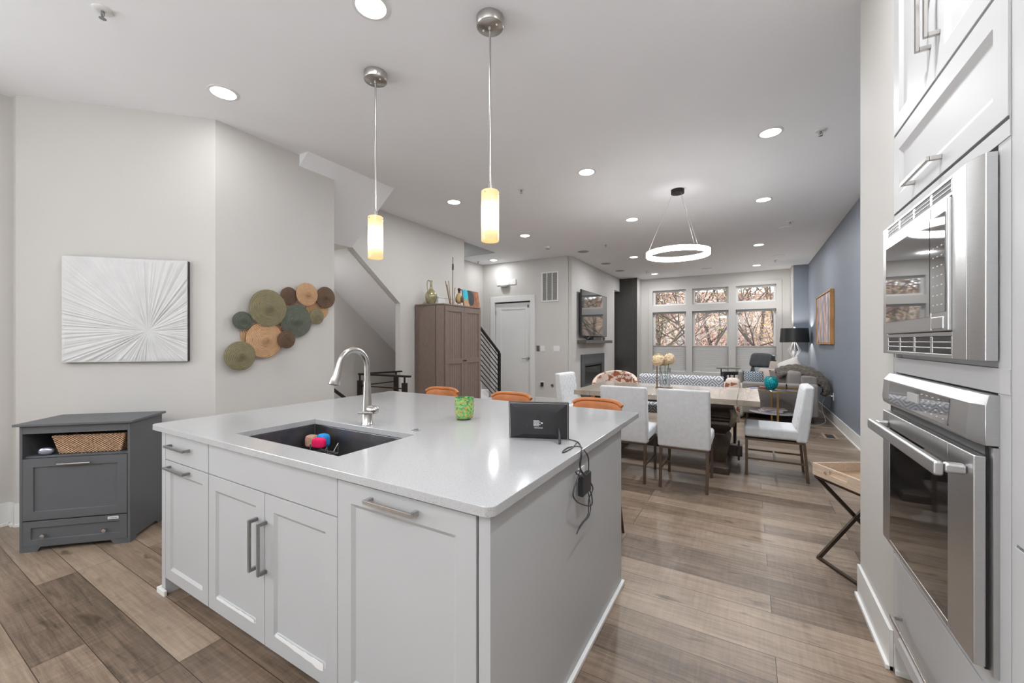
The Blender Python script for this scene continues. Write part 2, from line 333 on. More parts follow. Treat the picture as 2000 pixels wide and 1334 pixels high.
_N, _L, _b = nodes(M_blind); _t = _N.new('ShaderNodeBsdfTranslucent'); _t.inputs[0].default_value = (.92, .92, .91, 1); _x = _N.new('ShaderNodeMixShader'); _x.inputs[0].default_value = .4
_L.new(_b.outputs[0], _x.inputs[1]); _L.new(_t.outputs[0], _x.inputs[2]); _L.new(_x.outputs[0], _N['Material Output'].inputs[0])
k = 0
for i, (a, b) in enumerate(WX):
    for (z0, z1, low) in ((ZL0, ZL1, 1), (ZT0, ZT1, 0)):
        k += 1; fw = 0.05
        t = bpy.data.objects.new('window_%d' % k, None); COL.objects.link(t); t.location = ((a+b)/2, 12.42, z0); t['kind'] = 'structure'; WM[t.name] = Matrix.Translation(t.location)
        m = MB(); m.box(a, 12.39, z0, a+fw, 12.47, z1); m.box(b-fw, 12.39, z0, b, 12.47, z1); m.box(a+fw, 12.39, z0, b-fw, 12.47, z0+fw); m.box(a+fw, 12.39, z1-fw, b-fw, 12.47, z1)
        m.build('window_frame', M_trim, t, bevel=0.004)
        MB().box(a+fw, 12.425, z0+fw, b-fw, 12.43, z1-fw).build('window_pane', M_win, t)
    lab = ('left', 'middle', 'right')[i]
    t = thing('cellular_shade', 'white cellular shade covering the lower half of the %s window' % lab, 'window shade', ((a+b)/2, 12.34, ZL0), group='cellular shades on the far windows')
    m = MB(); z = ZL0+0.03; nn = 36; hz = (1.235-z)/nn; pts = []
    for q in range(nn): pts += [(12.352, z+q*hz), (12.332, z+(q+.5)*hz)]
    pts += [(12.352, 1.235)]; m.add([(x_, y_, z_) for y_, z_ in pts for x_ in (a+.012, b-.012)], [(2*q, 2*q+1, 2*q+3, 2*q+2) for q in range(len(pts)-1)]); m.build('cell_fabric', M_blind, t)
    m = MB(); m.box(a+0.01, 12.325, 1.235, b-0.01, 12.37, 1.255); m.build('top_rail', M_nickel, t)
    MB().box(a+0.01, 12.325, ZL0+0.005, b-0.01, 12.37, ZL0+0.03).build('bottom_rail', M_white, t)
    MB().box(a+0.01, 12.31, ZL1-0.045, b-0.01, 12.37, ZL1).build('head_rail', mat('grey_shade_rail', (0.30, 0.31, 0.31), 0.6), t)
# left side of the living room
struct(MB().box(-3.75, 11.85, 0, -2.76, 12.3, CZ).build('wall_charcoal', M_charcoal), 'charcoal wallpapered wall')
struct(MB().box(-2.76, 11.85, 0, -2.745, 12.3, CZ).build('trim_3', M_wall))
f = MB(); f.box(-3.9, 8.13, 0, -3.27, 8.68, CZ); f.box(-3.9, 10.3, 0, -3.27, 11.32, CZ); f.box(-3.9, 8.68, 1.06, -3.27, 10.3, CZ); f.box(-3.9, 8.68, 0, -3.27, 10.3, 0.05); f.box(-3.9, 11.32, 2.83, -3.27, 11.85, CZ); f.box(-3.9, 8.68, 0, -3.7, 10.3, 1.06)
struct(f.build('wall_fireplace', M_wall), 'wall carrying the fireplace and television')
f = MB(); f.box(-3.7, 11.32, 0, -3.44, 11.85, 0.85); f.box(-3.7, 11.32, 0.85, -3.44, 11.38, 2.83); f.box(-3.7, 11.80, 0.85, -3.44, 11.85, 2.83); f.box(-3.7, 11.38, 2.75, -3.44, 11.80, 2.83)
struct(f.build('wall_niche', M_trim))
struct(MB().box(-3.44, 11.32, 0, -3.43, 11.85, 0.86).build('wall_niche_lower', M_charcoal))
t = bpy.data.objects.new('window_7', None); COL.objects.link(t); t.location = (-3.5, 11.6, 0.85); t['kind'] = 'structure'; WM[t.name] = Matrix.Translation(t.location)
m = MB(); m.box(-3.56, 11.38, 0.85, -3.5, 11.42, 2.75); m.box(-3.56, 11.76, 0.85, -3.5, 11.80, 2.75); m.box(-3.56, 11.42, 0.85, -3.5, 11.76, .9); m.box(-3.56, 11.42, 2.7, -3.5, 11.76, 2.75); m.build('window_frame', M_trim, t)
MB().box(-3.54, 11.42, 0.9, -3.535, 11.76, 2.7).build('window_pane', M_win, t)
f = MB(); f.box(-5.7, 8.03, 0, -5.155, 8.18, CZ); f.box(-4.215, 8.03, 0, -3.34, 8.18, CZ); f.box(-5.155, 8.03, 2.285, -4.215, 8.18, CZ)
struct(f.build('wall_hall_end', M_wall), 'wall with the white interior door')
struct(MB().box(-5.7, 2.2, 0, -5.5, 8.03, CZ).build('wall_hall_left', M_wall))
SL = 0.79; zs = lambda y: 2.60 - SL*(y-3.47)
f = MB(); f.box(-4.53, 4.32, 0, -4.43, 5.87, CZ)
f.prism([(3.47, zs(3.47)), (4.32, zs(4.32)), (4.32, CZ), (3.47, CZ)], -4.53, -4.43, 'x')
struct(f.build('wall_stairs', M_wall), 'wall behind the armoire closing the staircase')
f = MB(); f.prism([(-3.66, CZ), (-4.43, 2.585), (-5.5, 2.585), (-5.5, CZ+.1), (-3.66, CZ+.1)], 2.375, 3.47, 'y')
struct(f.build('stairs_underside', M_ceil), 'white sloping underside of the staircase')
prof = [(3.47, 2.585)]; y = 3.47; n = 14; ry = (7.08-3.47)/n; rz = 2.8/n; pr = [(3.47, 2.585), (6.75, 0.0), (7.08, 0.0)]
z = 0; yy = 7.08
for q in range(n): z += rz; pr.append((yy, z)); yy -= ry; pr.append((yy, z))
struct(MB().prism(pr, -5.5, -4.53, 'x').build('stairs', M_ceil), 'upper staircase flight')
f = MB(); f.box(-3.9, 1.65, 0, -3.8, 2.76, CZ); f.box(-5.6, 2.2, 0, -3.9, 2.375, CZ)
struct(f.build('wall_left', M_wall), 'wall hung with woven baskets')
A, B = Vector((-4.69, 0.735)), Vector((-3.8, 1.65)); dn = Vector((-(B-A).y, (B-A).x)).normalized()
DN = Vector((-dn.x, -dn.y, 0))   # room-side normal
f = MB().prism([tuple(A), tuple(B), tuple(B+dn*0.12+Vector((0, .05))), tuple(A+dn*0.12)], 0, CZ, 'z')
struct(f.build('wall_diagonal', M_wall), 'angled wall with the starburst art')
struct(MB().box(-4.78, 0.735, 0, -4.69, 0.86, CZ).build('wall_jog', M_wall))
f = MB(); f.box(-4.93, -2.55, 0, -4.78, -2.25, CZ); f.box(-4.93, -.55, 0, -4.78, 0.86, CZ); f.box(-4.93, -2.25, 0, -4.78, -.55, 1.0); f.box(-4.93, -2.25, 2.3, -4.78, -.55, CZ); struct(f.build('wall_kitchen_left', M_wall))
f = MB(); f.box(-4.93, -2.7, 0, 1.4, -2.55, CZ)
struct(f.build('wall_behind_camera', M_wall))
t = bpy.data.objects.new('window_8', None); COL.objects.link(t); t.location = (-4.88, -1.4, 1.0); t['kind'] = 'structure'; WM[t.name] = Matrix.Translation(t.location)  # unseen window added to let side light into the kitchen
m = MB()
for y in (-2.25, -1.43, -.61): m.box(-4.9, y, 1.0, -4.85, y+.06, 2.3)
m.box(-4.9, -2.25, 1.0, -4.85, -.55, 1.06); m.box(-4.9, -2.25, 2.24, -4.85, -.55, 2.3); m.build('window_frame', M_trim, t)
MB().box(-4.88, -2.25, 1.0, -4.875, -.55, 2.3).build('window_pane', M_win, t)
struct(MB().box(-5.7, 8.25, 0, -3.92, 8.3, CZ).build('added_door_backing', M_charcoal))  # unseen dark board added to stop sky light leaking over the door
# baseboards
BH = 0.14
def base(name, pts, hgt=BH):
    m = MB()
    for (x0, y0), (x1, y1) in zip(pts, pts[1:]):
        a = Vector((x0, y0)); b = Vector((x1, y1)); d = (b-a).normalized(); nrm = Vector((d.y, -d.x))
        for th, h0, h1 in ((0.014, 0, hgt), (0.026, 0, 0.02)):
            e = d*th
            m.prism([tuple(a-e*0), tuple(b+e*0), tuple(b+nrm*th), tuple(a+nrm*th)], h0, h1, 'z')
    return struct(m.build(name, M_trim, bevel=0.002, seg=1))
base('baseboard_right', [(1.22, 11.8), (1.22, 2.83)][::1], 0.17)
base('baseboard_pantry', [(0.52, 2.83), (0.52, 2.25), (0.72, 2.25)], 0.17)
base('baseboard_far', [(-2.745, 12.3), (0.90, 12.3)])
base('baseboard_charcoal', [(-3.43, 11.85), (-2.745, 11.85)])
base('baseboard_hall', [(-4.09, 8.03), (-3.34, 8.03)])
base('baseboard_hall_left', [(-5.5, 7.2), (-5.5, 8.03)][::1])
base('baseboard_fireplace', [(-3.27, 8.13), (-3.27, 8.68)])
base('baseboard_fireplace_far', [(-3.27, 10.3), (-3.27, 11.32)])
base('baseboard_left', [(-3.8, 1.65), (-3.8, 2.76)], 0.17)
base('baseboard_diagonal', [tuple(A), tuple(B)], 0.17)
base('baseboard_kitchen', [(-4.78, -2.55), (-4.78, 0.735), (-4.69, 0.735)], 0.17)
base('baseboard_stairs', [(-4.43, 4.32), (-4.43, 4.58)])
# hall door
t = bpy.data.objects.new('door_1', None); COL.objects.link(t); t.location = (-4.685, 8.05, 0); t['kind'] = 'structure'; t['label'] = 'white panelled interior door'; WM[t.name] = Matrix.Translation(t.location)
m = MB(Matrix.Translation((0, 8.06, 0))); m.panel(-5.15, -4.22, 0.01, 2.255, 0, 0.045, 0.14, 0.01, 0.014); m.build('door_slab', M_trim, t)
m = MB(); m.box(-5.27, 8.008, 0, -5.155, 8.03, 2.41); m.box(-4.215, 8.008, 0, -4.10, 8.03, 2.41); m.box(-5.155, 8.008, 2.285, -4.215, 8.03, 2.41); m.build('door_casing', M_trim, t, bevel=0.003)
m = MB(); m.cyl((-4.28, 8.06, 0.99), (-4.28, 8.0, 0.99), 0.028); m.cyl((-4.28, 8.005, 0.99), (-4.42, 8.005, 0.985), 0.009, n=10); m.build('door_handle', M_nickel, t, smooth=True)
for z in (0.25, 1.15, 2.05): MB().box(-5.157, 8.045, z-.05, -5.14, 8.062, z+.05).build('hinge', M_nickel, t)
MB().box(-4.30, 8.045, 2.14, -4.27, 8.06, 2.2).build('door_sensor', M_dhandle, t)
#PART2
# ------------------------------------------------------------------ kitchen island
IX0, IX1, IY0, IY1 = -2.77, -0.622, 0.945, 2.29
def front(y): return MB(Matrix.Translation((0, y, 0)))
def bar_pull(parent, a, b, out, width=0.012, m=None, name='handle', inset=0.02):
    """flat bar on two posts; a, b are its ends on the door face, out points away from the door"""
    a, b, out = Vector(a), Vector(b), Vector(out); d = (b-a).normalized(); side = d.cross(out.normalized())
    M = Matrix((( d.x, side.x, out.normalized().x, 0), (d.y, side.y, out.normalized().y, 0), (d.z, side.z, out.normalized().z, 0), (0, 0, 0, 1)))
    T = Matrix.Translation(a) @ M; L = (b-a).length; o = out.length; h = width/2
    q = MB(T); q.box(0, -h, o-0.010, L, h, o); q.box(0, -h, 0, width, h, o-.010); q.box(L-width, -h, 0, L, h, o-.010)
    return q.build(name, m or M_dhandle, parent, bevel=0.0015, seg=1)
def cab_body(t, x0, x1, y0=0.966, y1=IY1, z0=0.09, z1=0.882):
    MB().box(x0, y0, z0, x1, y1, z1).build('cabinet_box', M_cab, t)
    MB().box(x0, y0+0.07, 0, x1, y1-0.02, z0).build('toe_kick', M_cab, t)
G = 0.0015; FY = IY0
# narrow cabinet: drawer over door
t = thing('base_cabinet', 'narrow white base cabinet at the left end of the island, one drawer over one door', 'cabinet', (-2.48, 1.6, 0))
cab_body(t, -2.724, -2.245+G)
f = front(FY); f.box(-2.722, 0, 0.735, -2.247, 0.02, 0.880); d = f.build('drawer', M_cab, t, bevel=0.002)
bar_pull(d, (-2.655, FY, 0.818), (-2.435, FY, 0.818), (0, -0.035, 0), 0.013)
f = front(FY); f.panel(-2.722, -2.247, 0.092, 0.731, 0, 0.02, 0.058); d = f.build('door', M_cab, t, bevel=0.0012, seg=1)
bar_pull(d, (-2.665, FY, 0.702), (-2.435, FY, 0.702), (0, -0.035, 0), 0.013)
# sink cabinet
t = thing('sink_cabinet', 'white sink base cabinet in the island with two worn doors side by side', 'cabinet', (-1.76, 1.6, 0))
m = MB(); m.box(-2.2435, 0.966, 0.09, -1.2815, 0.985, 0.882); m.box(-2.2435, .985, .09, -2.225, IY1, .882); m.box(-1.30, .985, .09, -1.2815, IY1, .882); m.box(-2.2435, .985, .09, -1.2815, IY1, .11); m.box(-2.225, IY1-.02, .11, -1.3, IY1, .882); m.build('cabinet_box', M_cab, t)
MB().box(-2.2435, 1.036, 0, -1.2815, IY1-.02, .09).build('toe_kick', M_cab, t)
f = front(FY); f.box(-2.241, 0, 0.735, -1.284, 0.02, 0.880); f.build('false_drawer_front', M_cab, t, bevel=0.002)
M_peel = mat('raw_peeled_edge', (0.80, 0.80, 0.79), 0.6)
for x0, x1, hx in ((-2.241, -1.759, -1.813), (-1.756, -1.284, -1.745)):
    f = front(FY); f.panel(x0, x1, 0.092, 0.731, 0, 0.02, 0.066); d = f.build('door', M_cab, t, bevel=0.0012, seg=1)
    bar_pull(d, (hx, FY, 0.40), (hx, FY, 0.62), (0, -0.038, 0), 0.015)
    m = MB(); xs_ = [x0+.08 + (x1-x0-.16)*q/14 for q in range(15)]; lo = [0.158-0.012*random.random()*(q/14 if x0 > -2 else .2) - (0.01 if x0 > -2 else 0)*q/14 for q in range(15)]
    m.prism([(xs_[q], lo[q]) for q in range(15)] + [(xs_[q], 0.168+.004*random.random()) for q in reversed(range(15))], FY-0.0012, FY+.001, 'y'); m.build('peeling_film', M_peel, d)
# dishwasher
t = thing('dishwasher', 'panel-front dishwasher in the island, one wide white panel with a bar handle', 'dishwasher', (-0.97, 1.6, 0))
MB().box(-1.2785, 0.966, 0.09, -0.665, 1.55, 0.875).build('appliance_body', mat('dark_appliance_shell', (0.04, 0.04, 0.04), 0.5), t)
MB().box(-1.2785, 1.036, 0, -0.665, 1.5, 0.09).build('toe_kick', M_cab, t)
f = front(FY-0.004); f.panel(-1.276, -0.668, 0.095, 0.874, 0, 0.024, 0.072); d = f.build('door_panel', M_cab, t, bevel=0.0015)
bar_pull(d, (-1.105, FY-.004, 0.838), (-0.885, FY-.004, 0.838), (0, -0.035, 0), 0.014, M_nickel)
# end panels and back
t = thing('island_end_panel', 'plain white end panel closing the right side of the island', 'panel', (-0.64, 1.6, 0))
m = MB(); m.box(-0.662, FY, 0, -0.622, IY1, 0.884); m.build('side_panel', M_cab, t, bevel=0.0015)
m = MB(); m.box(-0.622, FY-.012, 0, -0.604, IY1+.012, 0.022); m.box(-0.662, FY-.012, 0, -.622, FY, 0.022); m.box(-0.66, IY1, 0, -.622, IY1+.012, .022); m.build('shoe_moulding', M_trim, t, bevel=0.004)
MB().box(-2.77, IY1+.001, 0, -0.664, IY1+0.02, 0.884).build('back_panel', M_cab, t)
t = thing('island_side_panel', 'white left end panel of the island standing on a small shoe block', 'panel', (-2.75, 1.6, 0))
m = MB(); m.box(-2.77, FY, 0, -2.7255, IY1, 0.884); m.build('side_panel', M_cab, t, bevel=0.0015)
m = MB(); m.box(-2.795, FY-.015, 0, -2.772, IY1, .03); m.box(-2.772, FY-.015, 0, -2.70, FY, .03); m.build('shoe_moulding', M_trim, t, bevel=0.003)
# countertop with a sink cut-out
CX0, CX1, CY0, CY1 = -2.845, -0.604, 0.922, 2.66
SX0, SX1, SY0, SY1 = -2.20, -1.405, 1.04, 1.47
bm = bmesh.new(); gx = [CX0, SX0, SX1, CX1]; gy = [CY0, SY0, SY1, CY1]; V = {}
for k_, z in enumerate((0.885, 0.915)):
    for i, x in enumerate(gx):
        for j, y in enumerate(gy): V[i, j, k_] = bm.verts.new((x, y, z))
for i in range(3):
    for j in range(3):
        if (i, j) == (1, 1): continue
        bm.faces.new([V[i, j, 1], V[i+1, j, 1], V[i+1, j+1, 1], V[i, j+1, 1]]); bm.faces.new([V[i, j, 0], V[i, j+1, 0], V[i+1, j+1, 0], V[i+1, j, 0]])
def side(a, b): bm.faces.new([V[(*a, 0)], V[(*b, 0)], V[(*b, 1)], V[(*a, 1)]])
ring = [(0,0),(1,0),(2,0),(3,0),(3,1),(3,2),(3,3),(2,3),(1,3),(0,3),(0,2),(0,1)]
for q in range(12): side(ring[q], ring[(q+1) % 12])
inner = [(1,1),(1,2),(2,2),(2,1)]
for q in range(4): side(inner[q], inner[(q+1) % 4])
bm.edges.ensure_lookup_table()
ce = [e for e in bm.edges if abs(e.verts[0].co.z-e.verts[1].co.z) > .01 and abs(e.verts[0].co.x-e.verts[1].co.x) < 1e-6 and (round(e.verts[0].co.x, 3), round(e.verts[0].co.y, 3)) in {(round(a, 3), round(b, 3)) for a in (CX0, CX1) for b in (CY0, CY1)}]
bmesh.ops.bevel(bm, geom=ce, offset=0.03, segments=6, affect='EDGES', profile=0.5)
bmesh.ops.recalc_face_normals(bm, faces=bm.faces)
me = bpy.data.meshes.new('countertop'); bm.to_mesh(me); bm.free(); me.materials.append(M_quartz); ct = bpy.data.objects.new('countertop', me); COL.objects.link(ct)
md = ct.modifiers.new('bevel', 'BEVEL'); md.width = 0.002; md.segments = 2; md.limit_method = 'ANGLE'; md.angle_limit = math.radians(60)
tag(ct, 'white speckled quartz worktop covering the whole island', 'countertop')
# sink basin
t = thing('kitchen_sink', 'dark stainless undermount sink in the island worktop', 'sink', (-1.8, 1.25, 0.66))
m = MB(); e = 0.004; x0, x1, y0, y1, zb = SX0-e, SX1+e, SY0-e, SY1+e, 0.672
m.add([(x0,y0,.8845),(x1,y0,.8845),(x1,y1,.8845),(x0,y1,.8845),(x0+.01,y0+.01,zb),(x1-.01,y0+.01,zb),(x1-.01,y1-.01,zb),(x0+.01,y1-.01,zb),
       (x0-.012,y0-.012,.8845),(x1+.012,y0-.012,.8845),(x1+.012,y1+.012,.8845),(x0-.012,y1+.012,.8845),(x0-.008,y0-.008,zb-.01),(x1+.008,y0-.008,zb-.01),(x1+.008,y1+.008,zb-.01),(x0-.008,y1+.008,zb-.01)],
      [(0,4,5,1),(1,5,6,2),(2,6,7,3),(3,7,4,0),(4,7,6,5),(8,9,13,12),(9,10,14,13),(10,11,15,14),(11,8,12,15),(12,13,14,15),(0,1,9,8),(1,2,10,9),(2,3,11,10),(3,0,8,11)])
m.build('basin', M_sinkm, t, bevel=0.006)
m = MB(); m.lathe([(0.0, .003), (0.03, .003), (0.045, .006), (0.055, .001)], (-1.8, 1.3, zb+.0)); m.build('drain', M_nickel, t, smooth=True)
# scrubbers on a wire caddy
cpt = (-1.80, 1.27, 0.69)
SYc = 1.405
t = thing('sponge_caddy', 'clear wire caddy on the rear sink wall holding the colourful scrubbers', 'caddy', (-2.02, SYc, .75))
m = MB()
for dy in (-.03, .035): m.tube([(-2.10, SYc+dy, .80), (-2.10, SYc+dy, .757), (-1.95, SYc+dy, .757), (-1.95, SYc+dy, .80)], .0025)
for dx in (-.075, -.045, -.015, .015, .045, .075): m.tube([(-2.025+dx, SYc-.03, .757), (-2.025+dx, SYc+.035, .757)], .002)
m.tube([(-2.06, SYc+.035, .757), (-2.06, SYc+.066, .80)], .0025); m.tube([(-1.99, SYc+.035, .757), (-1.99, SYc+.066, .80)], .0025)
m.build('wire_frame', M_nickel, t, smooth=True)
def sponge(name, lab, px, py, Y, h, col, rough=.8, bump=.6, e=.5, rz=0):
    mt = mat(name+'_foam_%d' % int(col[0]*100), col, rough, bump=bump, bscale=220, var=.15, vscale=90); c = ony(px, py, Y)
    return tag(MB().soft(c, h, e, R=Matrix.Rotation(rz, 3, 'Z')).build(name, mt, smooth=True, angle=180), lab, 'sponge', 'scrubbers in the sink')
sponge('sponge', 'beige speckled scrubber left of the pink one in the sink', 609, 861, 1.415, (.032, .026, .034), (.62, .36, .26), rz=.3)
sponge('sponge', 'hot pink scrubber in front between the beige and blue ones', 623, 865, 1.36, (.038, .018, .027), (.85, .01, .12), bump=.1, rz=.3)
sponge('sponge', 'blue scrubber right of the pink one in the sink', 632, 860, 1.412, (.036, .026, .036), (.03, .30, .75), rz=-.1)
t = thing('cup', 'translucent white cup at the near right corner of the sink', 'cup', (-1.50, 1.15, 0.673))
m = lm(t); m.lathe([(.035, 0), (.045, .14), (.043, .14), (.033, .005), (0, .005)]); m.build('cup_body', M_white, t, smooth=True)
# faucet
t = thing('kitchen_faucet', 'brushed nickel pull-down gooseneck faucet behind the island sink', 'faucet', (-1.807, 1.517, 0.915))
m = lm(t); m.lathe([(.030, 0), (.030, .004), (.0275, .006), (.0275, .07), (.026, .10), (.021, .17), (.0175, .235), (.0165, .235)]); m.build('faucet_base', M_nickel, t, smooth=True)
m = lm(t); R_ = 0.088; zc = .318; P = [(0, 0, .235), (0, 0, .28)] + [(0, -R_+R_*math.cos(a), zc+R_*math.sin(a)*1.05) for a in [PI*q/18*0.93 for q in range(19)]]
m.tube(P, .0155, 16); m.build('gooseneck', M_nickel, t, smooth=True)
e0 = Vector(P[-1]); dr = (Vector(P[-1])-Vector(P[-2])).normalized()
m = lm(t); m.tube([e0-dr*.002, e0+dr*.01, e0+dr*.06, e0+dr*.105, e0+dr*.11], [.0165, .0165, .022, .029, .026], 18); m.build('spray_head', M_nickel, t, smooth=True)
m = lm(t); m.cyl((0.02, 0, .085), (.058, 0, .085), .021); m.soft((.066, 0, .085), (.018, .021, .021), 1); m.tube([(.066, -.006, .07), (.02, -.03, .068), (-.012, -.05, .069)], [.007, .006, .005]); m.build('lever_handle', M_nickel, t, smooth=True)
p = onz(812, 841, .915); t = thing('air_switch', 'small round chrome air switch button set in the worktop right of the sink', 'button', p)
m = lm(t); m.lathe([(.022, 0), (.022, .003), (.017, .005), (.015, .003), (0, .003)]); m.build('ring', M_nickel, t, smooth=True); m = lm(t); m.lathe([(.012, .003), (.012, .007), (0, .008)]); m.build('button_cap', M_dhandle, t, smooth=True)
# candle holder
def mosaic():
    m = mat('green_mosaic_glass', (.3, .5, .15), .25, trans=.15); N, L, b = nodes(m); tc = N.new('ShaderNodeTexCoord'); v = N.new('ShaderNodeTexVoronoi'); v.inputs['Scale'].default_value = 110; L.new(tc.outputs['Object'], v.inputs[0])
    s_ = N.new('ShaderNodeSeparateColor'); L.new(v.outputs['Color'], s_.inputs[0]); sp = N.new('ShaderNodeSeparateXYZ'); L.new(tc.outputs['Object'], sp.inputs[0])
    r = N.new('ShaderNodeValToRGB'); e = r.color_ramp.elements; e[0].color = (.03, .30, .10, 1); e[1].color = (.62, .72, .25, 1); q = e.new(.35); q.color = (.12, .45, .22, 1); q = e.new(.6); q.color = (.45, .62, .12, 1); q = e.new(.8); q.color = (.55, .30, .10, 1); e[-1].position = 1
    f = mth(N, L, 'ADD', mth(N, L, 'MULTIPLY', s_.outputs[0], .8), mth(N, L, 'SUBTRACT', .25, mth(N, L, 'MULTIPLY', sp.outputs[2], 2.2))); L.new(f, r.inputs[0]); L.new(r.outputs[0], b.inputs['Base Color'])
    bu = N.new('ShaderNodeBump'); bu.inputs['Strength'].default_value = .5; bu.inputs['Distance'].default_value = .003; L.new(v.outputs['Distance'], bu.inputs['Height']); L.new(bu.outputs[0], b.inputs['Normal']); return m
p = onz(907, 819, .915); t = thing('candle_holder', 'green mosaic glass candle holder standing on the island worktop', 'candle holder', p)
m = lm(t); m.lathe([(.040, .006), (.050, .015), (.056, .045), (.057, .09), (.0555, .128), (.052, .128), (.053, .09), (.05, .02), (0, .015)]); m.build('glass_cup', mosaic(), t, smooth=True)
m = lm(t); m.lathe([(.043, 0), (.045, .003), (.040, .007)]); m.build('foot', M_nickel, t, smooth=True)
# digital photo frame seen from behind
a = onz(995, 857, .915); b = onz(1111, 861, .915); c = (a+b)/2; ang = math.atan2(b.y-a.y, b.x-a.x); W = (b-a).length
t = thing('digital_photo_frame', 'black digital photo frame seen from behind, standing on the island worktop', 'photo frame', (c.x, c.y, .915), ang)
til = Matrix.Rotation(math.radians(9), 4, 'X'); T0 = WM[t.name] @ til
m = MB(T0); m.box(-W/2, 0, .002, W/2, .012, .180); m.build('frame_bezel', M_black, t, bevel=.003)
m = MB(T0); r0, r1 = (-W/2+.006, .008, W/2-.006, .175), (-W/2+.07, .035, W/2-.07, .125)
a_ = [(r0[0], -.001, r0[1]), (r0[2], -.001, r0[1]), (r0[2], -.001, r0[3]), (r0[0], -.001, r0[3]), (r1[0], -.02, r1[1]), (r1[2], -.02, r1[1]), (r1[2], -.02, r1[3]), (r1[0], -.02, r1[3])]
m.add(a_, [(0,1,5,4),(1,2,6,5),(2,3,7,6),(3,0,4,7),(4,5,6,7),(3,2,1,0)]); m.build('rear_cover', M_black, t, bevel=.001, seg=1)
m = MB(T0)
for q in ((-W/2+.004, .004, W/2-.004, .006), (-W/2+.004, .174, W/2-.004, .176)): m.box(q[0], -.0015, q[1], q[2], .0, q[3])
m.box(-W/2+.004, -.0015, .006, -W/2+.006, 0, .174); m.box(W/2-.006, -.0015, .006, W/2-.004, 0, .174); m.build('chrome_edge', M_nickel, t)
m = MB(T0)
for q in range(5): m.box(-.022, -.0212, .098-q*.006, .004 + .006*(q % 2), -.0198, .101-q*.006)
m.box(.012, -.0212, .086, .020, -.0198, .092); m.box(-.018, -.0212, .064, .020, -.0198, .067); m.build('rating_label', mat('white_print', (.6, .6, .6), .6), t)
for sx_, sz_ in ((0, .115), (-.05, .075)): m = MB(T0); m.cyl((sx_, -.0205, sz_), (sx_, -.0195, sz_), .0055, n=16); m.build('screw_hole', M_glassblk, t)
m = MB(WM[t.name]); m.tube([(.092, -.02, .055), (.095, -.05, .045), (.098, -.075, .004)], [.007, .006, .006], 12); m.build('prop_leg', M_black, t, smooth=True)
# power cord over the island edge
t = thing('power_cord', 'tangled black power cord with adapter hanging over the island edge', 'cord', (-0.60, 1.75, 0.62))
E_ = Vector
fr = onz(1096, 855, .93); ex = CX1+.006
def smoothpts(P, n=8):
    P = [Vector(p) for p in P]; out = []
    for i in range(len(P)-1):
        p0, p1, p2, p3 = P[max(i-1, 0)], P[i], P[i+1], P[min(i+2, len(P)-1)]
        for q in range(n):
            s = q/n; out.append(0.5*((2*p1) + (p2-p0)*s + (2*p0-5*p1+4*p2-p3)*s*s + (3*p1-p0-3*p2+p3)*s**3))
    out.append(P[-1]); return out
def ck(L_): # image-read waypoints on the counter plane or on the plane just outside the end panel
    return [onz(x, y, .9185) if k == 'c' else onx(x, y, -.592) for k, x, y in L_]
m = MB()
m.tube(smoothpts([onz(1085, 845, .95)] + ck([('c', 1112, 858), ('c', 1128, 863), ('c', 1135, 873), ('x', 1136.5, 884), ('x', 1134, 905), ('x', 1134, 916), ('x', 1140, 925), ('x', 1152, 940), ('x', 1158, 955), ('x', 1150, 975), ('x', 1149, 1000), ('x', 1146, 1010), ('x', 1134, 1025), ('x', 1126, 1043)])), .0026, 6)
m.tube(smoothpts(ck([('c', 1127, 863), ('c', 1117, 875), ('c', 1099, 884), ('c', 1106, 876), ('c', 1120, 872), ('c', 1134, 873), ('x', 1145, 885), ('x', 1149, 896), ('x', 1149.5, 918), ('x', 1147, 931)])), .0026, 6)
m.tube(smoothpts(ck([('x', 1135, 884), ('x', 1132, 905), ('x', 1133, 918), ('x', 1129, 932), ('x', 1121, 955), ('x', 1120, 970), ('x', 1130, 982), ('x', 1148, 988), ('x', 1156, 985), ('x', 1156, 970), ('x', 1153, 960), ('x', 1140, 935), ('x', 1126, 925), ('x', 1127, 920), ('x', 1135, 922), ('x', 1150, 938), ('x', 1157, 950)])), .0026, 6)
m.tube(smoothpts(ck([('x', 1149, 962), ('x', 1152, 980), ('x', 1153, 995), ('x', 1149, 1010), ('x', 1140, 1020), ('x', 1131, 1033), ('x', 1127, 1041)])), .0026, 6)
m.build('cable', M_black, t, smooth=True)
pa, pb = onx(1139, 931, -.585), onx(1158, 962, -.585)
MB().box(-.6135, pa.y+.012, pb.z+.012, -.590, pb.y-.004, pa.z-.008).build('power_adapter', M_black, t, bevel=.004)
q0, q1 = onx(1131, 915, -.62), onx(1138, 963, -.62)
t = thing('outlet_plate', 'white outlet plate on the right end panel of the island', 'outlet', (-.62, q0.y, q1.z))
MB().box(-.622, q0.y-.012, q1.z, -.6165, q0.y+.06, q0.z).build('cover_plate', M_white, t, bevel=.002)
MB().box(-.6165, q0.y+.008, q1.z+.03, -.6145, q0.y+.040, q0.z-.03).build('socket', M_white, t)

